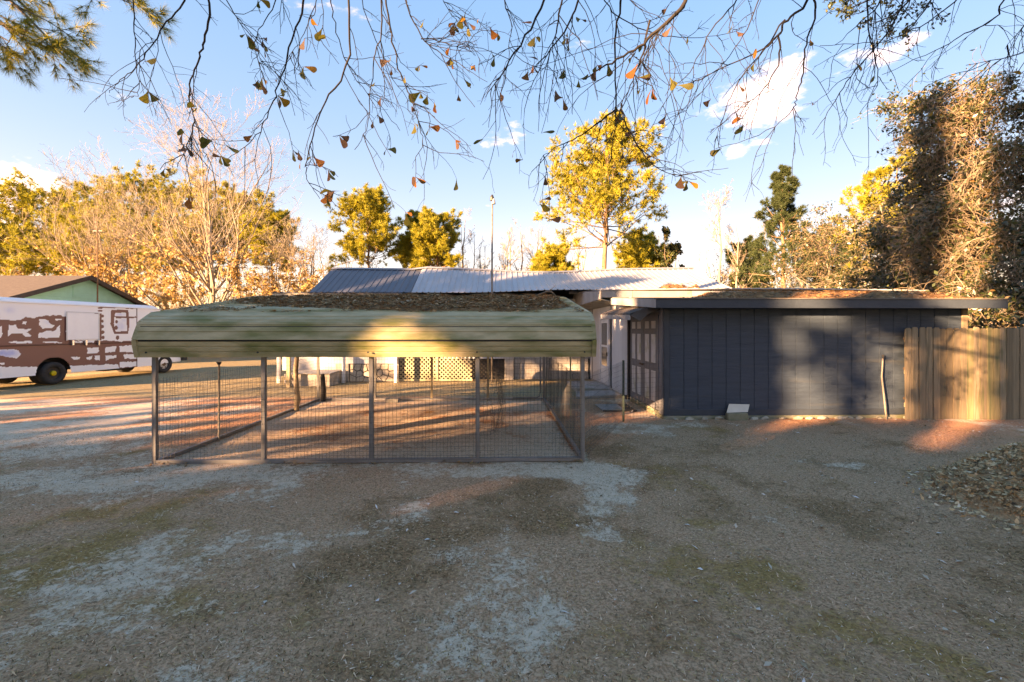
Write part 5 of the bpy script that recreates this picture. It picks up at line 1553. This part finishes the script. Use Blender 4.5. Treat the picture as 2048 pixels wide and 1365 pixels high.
# ------------------------------------------------------------------ oak over the viewpoint, its twigs hanging into the picture
oak = thing('oak_tree', 'oak reaching overhead with hanging bare twigs and a few rusty leaves', 'oak tree', (-0.8, -2.6, 0))
ot = MB()
ot.tube([(-0.8, -2.6, -0.1), (-0.78, -2.6, 1.2), (-0.7, -2.55, 2.6), (-0.75, -2.4, 4.2), (-0.6, -2.2, 5.6), (-0.5, -2.0, 7.0)], [0.30, 0.24, 0.21, 0.18, 0.13, 0.07], 12)
ot.build('trunk', M['bark'], oak, smooth=True)
limb_ends = []
for (ex, ey, ez) in ((-3.2, 0.9, 4.6), (-1.9, 1.4, 4.9), (-0.7, 1.6, 5.0), (0.5, 1.7, 4.9), (1.6, 1.6, 4.8), (2.9, 1.2, 4.7), (4.2, 0.8, 4.6)):
    s0 = Vector((-0.72, -2.45, 4.0)); e = Vector((ex, ey, ez)); mid_ = (s0 + e) / 2 + Vector((0, 0, 0.45))
    lm = MB(); lm.tube([s0, s0.lerp(mid_, .5) + Vector((0, 0, .1)), mid_, mid_.lerp(e, .55) + Vector((0, 0, .08)), e], [0.085, 0.065, 0.05, 0.036, 0.024], 8)
    lm.build('limb', M['bark'], oak, smooth=True); limb_ends.append(e)
OAK = [  # picture tracks of the hanging branches, distance, thickness (m)
    ([(386, 0), (328, 44), (308, 85), (273, 137), (232, 166), (219, 186)], 2.6, .0075), ([(270, 0), (267, 58), (273, 137), (279, 188), (262, 196)], 2.7, .0055),
    ([(427, 0), (410, 75), (400, 113), (380, 160), (380, 205), (390, 243), (410, 308), (417, 325)], 2.4, .0085), ([(390, 243), (373, 290), (355, 335)], 2.4, .004),
    ([(452, 0), (478, 44), (516, 87), (516, 110), (530, 140)], 2.8, .005), ([(612, 0), (588, 68), (568, 140), (544, 205), (527, 253), (492, 297), (448, 320)], 2.5, .0085),
    ([(700, 0), (698, 137), (650, 202), (626, 270), (612, 325), (612, 359), (640, 398)], 2.45, .008), ([(772, 0), (787, 90), (799, 148), (826, 203), (842, 266), (850, 308)], 2.6, .008),
    ([(764, 0), (764, 70), (744, 129), (737, 250), (709, 300)], 2.5, .007), ([(807, 0), (842, 78), (881, 105), (912, 164), (950, 215)], 2.7, .0065), ([(842, 78), (905, 90), (944, 105)], 2.7, .004),
    ([(660, 0), (672, 60), (700, 150), (760, 210), (800, 262)], 2.7, .0055), ([(560, 0), (520, 50), (508, 98), (530, 165)], 2.75, .0055), ([(640, 0), (600, 80), (575, 120)], 2.6, .005),
    ([(720, 0), (760, 100), (800, 190), (870, 235)], 2.8, .005), ([(880, 0), (920, 50), (940, 100)], 3.0, .005), ([(1000, 0), (1025, 40), (1018, 110), (1005, 150)], 2.7, .006),
    ([(1096, 0), (1037, 94), (1006, 145), (971, 195)], 2.3, .0105), ([(1123, 0), (1112, 70), (1104, 92)], 2.3, .010), ([(1159, 0), (1139, 51), (1092, 113), (1053, 154)], 2.35, .0105),
    ([(1389, 0), (1323, 51), (1280, 98), (1225, 125), (1166, 160)], 2.3, .0155), ([(1244, 0), (1229, 78), (1231, 215), (1233, 250), (1217, 332), (1213, 357)], 2.5, .0095),
    ([(1233, 219), (1186, 254), (1147, 281), (1100, 301), (1080, 320)], 2.5, .006), ([(1240, 219), (1264, 273), (1295, 324), (1342, 352), (1393, 359)], 2.5, .0055), ([(1300, 40), (1287, 109), (1260, 172), (1237, 230)], 2.5, .007),
    ([(1200, 0), (1240, 40), (1330, 75), (1400, 80), (1480, 60)], 2.6, .006), ([(1629, 0), (1570, 40), (1556, 73), (1534, 95), (1410, 153), (1355, 183)], 2.6, .0105), ([(1625, 0), (1632, 22), (1610, 91), (1607, 146), (1592, 197), (1589, 219), (1541, 263), (1431, 298)], 2.7, .0085),
    ([(1570, 40), (1519, 110), (1464, 179), (1453, 219), (1428, 285)], 2.7, .006), ([(1556, 73), (1563, 128), (1519, 190), (1468, 219)], 2.7, .0065), ([(1819, 0), (1756, 91), (1698, 153), (1665, 212), (1625, 270)], 2.8, .0085),
    ([(1735, 0), (1738, 73), (1753, 121), (1757, 172), (1720, 226)], 2.8, .007), ([(1770, 0), (1738, 30), (1669, 91)], 2.6, .008), ([(2001, 0), (1994, 37), (1928, 69), (1877, 99), (1764, 150)], 2.8, .0085),
    ([(2100, -10), (2048, 50), (2010, 99)], 2.8, .008), ([(2110, 60), (2048, 110), (1932, 131)], 2.8, .007), ([(1388, 0), (1340, 40), (1300, 80), (1280, 130)], 2.4, .011), ([(1921, 0), (1840, 55), (1756, 88), (1640, 92)], 2.9, .007),
    ([(1480, 0), (1420, 60), (1390, 130), (1330, 200), (1300, 260)], 2.7, .006), ([(1520, 0), (1490, 70), (1440, 140), (1370, 170)], 2.8, .0065)]
lrng = random.Random(12)
nrg = np.random.default_rng(12)


def oak_leaf_mesh(var=0.0):
    """spatulate leaf, slightly cupped, length 1"""
    out = [(0, 0.012), (0.25, 0.05), (0.5, 0.13), (0.72, 0.23), (0.86, 0.27), (0.95, 0.20), (1.0, 0.06)]
    vs = []; fs = []
    for (x, w) in out:
        z = -0.25 * x * x * (1 + var)
        k1 = 0.12 + 0.25 * var; k2 = 0.12 - 0.3 * var
        vs += [(x, -w * (1 + 0.25 * var), z + k1 * w), (x, 0.05 * var * math.sin(x * 4), z), (x, w * (1 - 0.2 * var), z + k2 * w)]
    for i in range(len(out) - 1):
        a = i * 3
        fs += [(a, a + 1, a + 4, a + 3), (a + 1, a + 2, a + 5, a + 4)]
    me = bpy.data.meshes.new('leaf'); me.from_pydata(vs, [], fs); me.update()
    me.polygons.foreach_set('use_smooth', [True] * len(me.polygons))
    return me


leaf_me = {}
for k in ('oak_leaf_green', 'oak_leaf_rust', 'oak_leaf_amber', 'oak_leaf_brown'):
    leaf_me[k] = []
    for var in (-0.9, -0.2, 0.5, 1.1):
        q_ = oak_leaf_mesh(var); q_.materials.append(M[k]); leaf_me[k].append(q_)
n_leaf = 0
for (trk, dd, th) in OAK:
    d0 = dd + lrng.uniform(-.15, .15)
    pts = [P(x, y, d0 + 0.05 * i) for i, (x, y) in enumerate(trk)]
    n0 = len(pts)
    if trk[0][1] <= 0:      # carry on upward out of the picture to the nearest limb
        e = min(limb_ends, key=lambda q: (q - pts[0]).length)
        pre = [e, e.lerp(pts[0], .5) + Vector((0, 0.12, 0.12))]
    else: pre = []
    path = pre + pts
    # smooth the track
    arr = np.array([list(p) for p in path]); u = np.linspace(0, len(arr) - 1, 5 * (len(arr) - 1) + 1)
    sm = np.stack([np.interp(u, np.arange(len(arr)), arr[:, c]) for c in range(3)], 1)
    for _ in range(3): sm[1:-1] = (sm[:-2] + 2 * sm[1:-1] + sm[2:]) / 4
    sm[1:-1] += nrg.normal(0, 0.004, sm[1:-1].shape)
    rr_ = np.linspace(1.3, 0.25, len(sm)) * th * 0.68
    B0, BR0 = sm[None], np.maximum(rr_, 0.0016)[None]
    lo = len(pre) / max(1, len(path) - 1)
    K1, KR1 = kids(B0, BR0, nrg, 8, max(0.1, lo), 0.98, 0.8, 0.0, 6, 0.15, -0.05, 0.5, 0.5)
    # side twigs with fixed lengths
    idx = nrg.uniform(max(0.08, lo), 0.99, 9) * (len(sm) - 1); ii_ = np.minimum(idx.astype(int), len(sm) - 2)
    st = sm[ii_]; tg = norm(sm[ii_ + 1] - sm[ii_]); pr = norm(np.cross(tg, nrg.normal(size=tg.shape) + np.array([0, 1.2, 0])))
    dv = norm(tg * 0.75 + pr * 0.75); L_ = nrg.uniform(0.10, 0.42, 9) * (0.6 + th / 0.012)
    ps = [st]
    for s_ in range(7):
        dv = norm(dv + nrg.normal(size=dv.shape) * 0.17 + np.array([0, 0, -0.07])); ps.append(ps[-1] + dv * (L_ / 7)[:, None])
    T1 = np.stack(ps, 1); TR1 = np.linspace(0.0024, 0.0012, 8)[None, :] * np.ones((9, 1))
    T2, TR2 = kids(T1, TR1, nrg, 3, 0.25, 0.95, 0.8, 0.35, 4, 0.18, -0.03, 0.8, 0.7)
    # buds
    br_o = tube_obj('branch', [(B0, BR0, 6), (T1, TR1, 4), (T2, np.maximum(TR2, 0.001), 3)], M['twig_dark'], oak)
    # leaves: plenty on the middle branches, few at the far right
    xm = sum(x for x, y in trk) / len(trk)
    nl = 5 if xm < 1380 else (2 if xm < 1560 else 1)
    if xm < 360: nl = 1
    pool = np.concatenate([T1[:, 4:].reshape(-1, 3), T2[:, 2:].reshape(-1, 3)])
    for k in range(nl):
        pnt = Vector(pool[nrg.integers(0, len(pool))])
        for c_ in range(lrng.choice((1, 1, 2, 3)) if xm < 1400 else 1):
            key = lrng.choices(['oak_leaf_green', 'oak_leaf_rust', 'oak_leaf_amber', 'oak_leaf_brown'], [5, 2.6, 0.8, 3] if xm < 1400 else [3, 2, 1, 2])[0]
            lo_ = bpy.data.objects.new('leaf', lrng.choice(leaf_me[key])); COL.objects.link(lo_)
            lo_.parent = br_o
            sc_ = lrng.uniform(0.035, 0.08)
            lo_.location = pnt - ORI[oak.name]
            lo_.rotation_euler = (lrng.uniform(-2.2, 2.2), rad(lrng.uniform(-10, 110)), lrng.uniform(0, 6.28))
            lo_.scale = (sc_, sc_ * lrng.uniform(0.7, 1.5), sc_)
        n_leaf += 1

# pine bough hanging in at the top left, from a pine standing left of the viewpoint
npn = thing('pine_tree', 'pine standing beside the viewpoint with a drooping bough over the drive', 'pine tree', (-9.6, 3.2, 0))
mb = MB(); mb.tube([(-9.6, 3.2, -0.1), (-9.55, 3.2, 4), (-9.6, 3.25, 9), (-9.5, 3.2, 14)], [0.24, 0.21, 0.16, 0.05], 12); mb.build('trunk', M['bark_pine'], npn, smooth=True)
rng = np.random.default_rng(88)
for (trk, dd) in (([(-130, -140), (-40, -60), (40, 20), (90, 70), (125, 110)], 6.0), ([(-150, -60), (-60, 0), (10, 50), (60, 90), (95, 100)], 6.1), ([(-60, -150), (60, -70), (180, -30), (262, 8)], 6.4), ([(-170, -20), (-80, 20), (-20, 60), (20, 85)], 6.0)):
    pts = [(-9.58, 3.22, 6.8)] + [tuple(P(x, y, dd)) for (x, y) in trk]
    arr = np.array(pts); u = np.linspace(0, len(arr) - 1, 16)
    sm = np.stack([np.interp(u, np.arange(len(arr)), arr[:, c]) for c in range(3)], 1)
    sm[1:-1] = (sm[:-2] + 2 * sm[1:-1] + sm[2:]) / 4
    B0 = sm[None]; BR = np.linspace(0.035, 0.006, 16)[None]
    K1, KR1 = kids(B0, BR, rng, 14, 0.35, 1.0, 0.6, 0.14, 5, 0.12, -0.03, 0.5, 0.5)
    K2, KR2 = kids(K1, KR1, rng, 4, 0.3, 1.0, 0.5, 0.5, 3, 0.12, -0.02, 0.6, 0.6)
    bo = tube_obj('bough', [(B0, BR, 6), (K1, np.maximum(KR1, .003), 4), (K2, np.maximum(KR2, .002), 3)], M['bark'], npn)
    tips = np.concatenate([K2[:, 2], K2[:, 3], K1[:, 3], K1[:, 4], K1[:, 5]]); dr = norm(np.concatenate([K2[:, 2] - K2[:, 1], K2[:, 3] - K2[:, 2], K1[:, 3] - K1[:, 2], K1[:, 4] - K1[:, 3], K1[:, 5] - K1[:, 4]]))
    k = 34; C = np.repeat(tips, k, 0); D = np.repeat(dr, k, 0)
    nd = norm(D * 0.9 + rng.normal(size=C.shape) * 0.5 + np.array([0, 0, -0.12])); ln = rng.uniform(0.10, 0.19, len(C))[:, None]
    A = nd * ln * 0.5; Bv = norm(np.cross(nd, rng.normal(size=C.shape))) * 0.0022
    nb_ = cards('needles', C + A, A, Bv, M['pine_needles'], bo, rng.random(len(C)) * .8, tri=True)
    nb_['kind'] = 'stuff'

# small-leaved evergreen spray at the top right
spr = thing('holly_tree', 'small leaved evergreen spray hanging in beside the oak twigs', 'tree', (6.9, 2.6, 0))
mb = MB(); mb.tube([(6.9, 2.6, -0.1), (6.88, 2.6, 3), (6.8, 2.75, 6.4)], [0.12, 0.10, 0.04], 9); mb.build('trunk', M['bark'], spr, smooth=True)
S1 = []
for (trk, dd) in (([(1900, -180), (1820, -60), (1740, 0), (1680, 25)], 5.0), ([(1900, -160), (1840, -20), (1790, 30), (1740, 50)], 5.2), ([(1930, -160), (1880, -30), (1850, 20), (1810, 70)], 5.1), ([(1800, -150), (1720, -40), (1665, 5)], 5.0)):
    arr = np.array([tuple(P(x, y, dd)) for (x, y) in trk]); u = np.linspace(0, len(arr) - 1, 10)
    S1.append(np.stack([np.interp(u, np.arange(len(arr)), arr[:, c]) for c in range(3)], 1))
S1 = np.array(S1); SR = np.linspace(0.016, 0.004, 10)[None] * np.ones((4, 1))
j_ = np.linspace(0, 1, 10)[None, :, None]; top_ = np.array([6.8, 2.75, 6.3])
SJ = S1[:, :1] * j_ + top_[None, None, :] * (1 - j_)
K1, KR1 = kids(S1, SR, rng, 10, 0.3, 1, 0.7, 0.22, 5, 0.15, -0.03, 0.5, 0.5); K2, KR2 = kids(K1, KR1, rng, 5, 0.2, 1, 0.7, 0.5, 4, 0.15, -0.02, 0.6, 0.5)
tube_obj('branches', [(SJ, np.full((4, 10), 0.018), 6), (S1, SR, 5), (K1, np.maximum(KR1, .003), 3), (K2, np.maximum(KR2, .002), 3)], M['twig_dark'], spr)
pool = np.concatenate([K2.reshape(-1, 3), K1[:, 2:].reshape(-1, 3)]); C = pool[rng.integers(0, len(pool), 900)] + rng.normal(0, .02, (900, 3))
a = norm(rng.normal(size=C.shape)); bq = norm(np.cross(a, rng.normal(size=C.shape))); sz = rng.uniform(.014, .026, 900)[:, None]
fo = cards('foliage', C, a * sz, bq * sz * .55, M['vine_leaves'], spr, rng.random(900) * .8); fo['kind'] = 'stuff'

# ------------------------------------------------------------------ leaf pile
PC = (6.9, 4.65)
lpile = thing('leaf_pile', 'raked heap of tan fallen leaves and pine straw on the bare yard', 'leaf pile', (PC[0], PC[1], 0))
rng = np.random.default_rng(55)


def pile_h(x, y):
    q_ = ((x - PC[0]) / 1.9) ** 2 + ((y - PC[1]) / 1.45) ** 2
    return 0.68 * np.clip(1 - q_, 0, 1) ** 0.8 * (0.8 + 0.4 * fbm(x * 2.5, y * 2.5, 3))


xs = np.arange(PC[0] - 2.2, PC[0] + 2.2, 0.07); ys = np.arange(PC[1] - 1.5, PC[1] + 1.5, 0.07)
X, Y = np.meshgrid(xs, ys); Z = pile_h(X, Y) - 0.045 + 0.03 * fbm(X * 12, Y * 12, 2)
q = np.arange(X.size).reshape(X.shape)
M['pile_core'] = mat('pile_core', (0.34, 0.19, 0.105), (0.55, 0.34, 0.20), 14, 0.95, 1.0, 40, c3=(0.12, 0.065, 0.04), s3=9, t3=(0.5, 0.65))
link('heap_core', np_mesh('heap_core', np.stack([X, Y, Z], -1).reshape(-1, 3), np.stack([q[:-1, :-1], q[:-1, 1:], q[1:, 1:], q[1:, :-1]], -1).reshape(-1, 4)), M['pile_core'], lpile, smooth=True)
n = 34000
cx = rng.uniform(PC[0] - 2.3, PC[0] + 2.3, n); cy = rng.uniform(PC[1] - 1.7, PC[1] + 1.7, n); ok = ((cx - PC[0]) / 1.9) ** 2 + ((cy - PC[1]) / 1.45) ** 2 < 0.9 + 0.55 * rng.random(n) ** 2.5
cx, cy = cx[ok], cy[ok]; n = len(cx)
cz = pile_h(cx, cy) + rng.uniform(-0.01, 0.035, n)
a = norm(rng.normal(size=(n, 3)) * np.array([1, 1, 0.45])); bq = norm(np.cross(a, rng.normal(size=(n, 3)) * 0.5 + np.array([0, 0, 1.0])))
isn = rng.random(n) < 0.4
ln = np.where(isn, rng.uniform(.05, .10, n), rng.uniform(.014, .042, n))[:, None]; wd = np.where(isn, 0.0022, rng.uniform(.007, .02, n))[:, None]
fl = cards('leaves', np.stack([cx, cy, cz], -1), a * ln, bq * wd, M['pile_leaves'], lpile, np.where(isn, rng.uniform(0, .6, n), rng.uniform(.1, 1, n)), cup=0.6)
fl['kind'] = 'stuff'


def pine_cone(p, label):
    root = thing('pine_cone', label, 'pine cone', p)
    rr_ = random.Random(int(p[0] * 1000)); V_ = []; F_ = []
    tilt = Matrix.Rotation(rr_.uniform(.7, 1.3), 3, 'X') @ Matrix.Rotation(rr_.uniform(0, 6), 3, 'Z')
    core = MB(); core.tube([tilt @ Vector((0, 0, -.045)) + Vector(p), tilt @ Vector((0, 0, 0)) + Vector(p), tilt @ Vector((0, 0, .045)) + Vector(p)], [0.015, 0.022, 0.008], 7); core.build('core', M['pine_cone'], root)
    sc = MB()
    for i in range(60):
        f = i / 60; a_ = i * 2.4; r_ = 0.036 * math.sin(math.pi * (0.15 + 0.8 * f)) + 0.006; z_ = -0.045 + 0.095 * f
        o_ = Vector((math.cos(a_) * r_, math.sin(a_) * r_, z_)); s_ = Vector((-math.sin(a_), math.cos(a_), 0)) * 0.010; i_ = Vector((math.cos(a_) * .012, math.sin(a_) * .012, z_ - .006)); u_ = Vector((0, 0, .005))
        sc.hexa([Vector(p) + tilt @ v for v in (i_ - s_ * .5, i_ + s_ * .5, o_ + s_, o_ - s_, i_ - s_ * .5 + u_, i_ + s_ * .5 + u_, o_ + s_ + u_, o_ - s_ + u_)])
    so = sc.build('scales', M['pine_cone'], root); so['kind'] = 'stuff'


for (dx, dy, lb) in ((-0.95, -0.45, 'dark pine cone resting high on the leaf pile'), (-1.3, -0.35, 'open brown pine cone half sunk in the leaf pile'), (-1.2, -0.75, 'blackish pine cone at the lower edge of the leaf pile')):
    pine_cone((PC[0] + dx, PC[1] + dy, float(pile_h(np.array(PC[0] + dx), np.array(PC[1] + dy))) + .035), lb)
a_ = Vector((PC[0] - 1.1, PC[1] - 0.25, 0)); b2 = Vector((PC[0] - 1.0, PC[1] - 0.8, 0))
sk = MB(); sk.tube([(a_.x, a_.y, pile_h(a_.x, a_.y) + .06), ((a_.x + b2.x) / 2 + .01, (a_.y + b2.y) / 2, pile_h((a_.x + b2.x) / 2, (a_.y + b2.y) / 2) + .06), (b2.x, b2.y, pile_h(b2.x, b2.y) + .05)], [.018, .016, .013], 7)
tag(sk.build('stick', M['stick'], None, smooth=True), 'pale broken stick lying down the side of the leaf pile', 'stick')

# ------------------------------------------------------------------ litter on the yard
rng = np.random.default_rng(66)


def scatter(name, label, n, xr, yr, ln, wd, matn, tilt=0.25, tri=False, zoff=0.004, near=1.6, tint=(0, 1), mask=None, upright=False):
    # denser towards the viewpoint, as far as single bits can be seen
    y = yr[0] + (yr[1] - yr[0]) * rng.random(n) ** near; x = rng.uniform(xr[0], xr[1], n)
    if mask is not None:
        ok = mask(x, y); x, y = x[ok], y[ok]
    ok = ~((x > SX0 - .05) & (x < SX1) & (y > SY0 - .05)); x, y = x[ok], y[ok]; n = len(x)
    z = gz(x, y) + zoff
    an = rng.uniform(0, 2 * np.pi, n); L_ = rng.uniform(ln[0], ln[1], n)[:, None] / 2; W_ = rng.uniform(wd[0], wd[1], n)[:, None] / 2
    A = np.stack([np.cos(an), np.sin(an), rng.normal(0, tilt, n) + (1.2 if upright else 0)], -1); A = norm(A) * L_
    B = np.stack([-np.sin(an), np.cos(an), rng.normal(0, tilt, n)], -1); B = norm(B) * W_
    C = np.stack([x, y, z], -1); C[:, 2] += np.abs(A[:, 2])
    o = cards(name, C, A, B, M[matn], None, rng.uniform(tint[0], tint[1], n), tri=tri, cup=0.4)
    return tag(o, label, 'ground litter', kind='stuff')


scatter('yard_thatch', 'fine brown thatch and chaff covering the bare yard', 170000, (-9, 9), (1.6, 9.3), (.012, .045), (.003, .009), 'ground_litter', .35, True, .001, 1.4, (0, .95))
scatter('moss_sprigs', 'short dark sprigs of moss dotted over the yard', 60000, (-9, 9), (1.6, 9.0), (.010, .022), (.004, .010), 'moss_clump', .5, True, .0, 1.4, upright=True, mask=lambda x, y: fbm(x * .8 + 51, y * .8 + 5, 5) + .25 * fbm(x * 3, y * 3, 3) > 0.66)
scatter('pine_straw', 'single fallen pine needles scattered over the yard', 3800, (-9, 10), (1.6, 12), (.08, .20), (.0025, .004), 'litter', .08, False, .006, 1.5, (.3, .95))
scatter('fallen_leaves', 'curled dry leaves scattered over the yard', 2600, (-8, 11), (1.6, 12.5), (.03, .075), (.015, .035), 'ground_leaf', .3, False, .006, 1.3, mask=lambda x, y: rng.random(len(x)) < 0.25 + 0.75 * sstep(-1, 5, x))
scatter('pale_chips', 'tiny pale chips and seed husks on the yard', 9000, (-8, 9), (1.6, 8), (.006, .016), (.004, .010), 'ground_leaf', .4, False, .002, 1.5, (.6, 1))
# needles gathered along the carport rail and posts
n = 900
x = rng.uniform(CX0, CX1, n); y = CY0 - .05 + rng.normal(0, .06, n)
wgt = fbm(x * 2, x * 0, 3) > 0.48; x, y = x[wgt], y[wgt]; n = len(x)
an = rng.uniform(0, 6.28, n); A = np.stack([np.cos(an), np.sin(an), rng.normal(0, .2, n)], -1) * rng.uniform(.02, .06, n)[:, None]; B = np.stack([-np.sin(an), np.cos(an), rng.normal(0, .2, n)], -1) * rng.choice([.002, .014], n, p=[.75, .25])[:, None]
tag(cards('rail_litter', np.stack([x, y, gz(x, y) + rng.uniform(.005, .035, n)], -1), A, B, M['litter'], None, rng.uniform(.1, .9, n)), 'needles and leaves gathered along the carport base rail', 'ground litter', kind='stuff')
# dry grass tufts
for i, (px, py) in enumerate(((600, 1130), (640, 1150), (880, 1125), (1070, 1190), (165, 1150), (1600, 1345), (540, 1150), (930, 1120))):
    g_ = G(px, py); n = 34; an = rng.uniform(0, 6.28, n); sp = rng.uniform(.2, 1.6, n)
    dv = norm(np.stack([np.cos(an) * sp, np.sin(an) * sp, np.full(n, .8)], -1)); L_ = rng.uniform(.03, .09, n)[:, None]
    C = np.array([g_.x, g_.y, float(gz(g_.x, g_.y))])[None] + np.stack([rng.normal(0, .025, n), rng.normal(0, .025, n), np.zeros(n)], -1)
    B = norm(np.cross(dv, rng.normal(size=dv.shape))) * .0022
    t_ = cards('grass_tuft', C + dv * L_ * .5, dv * L_ * .5, B, M['ground_leaf'], None, rng.uniform(.5, .8, n), tri=True)
    tag(t_, 'small tuft of dry straw coloured grass on the bare yard', 'grass tuft', 'dry grass tufts on the yard')
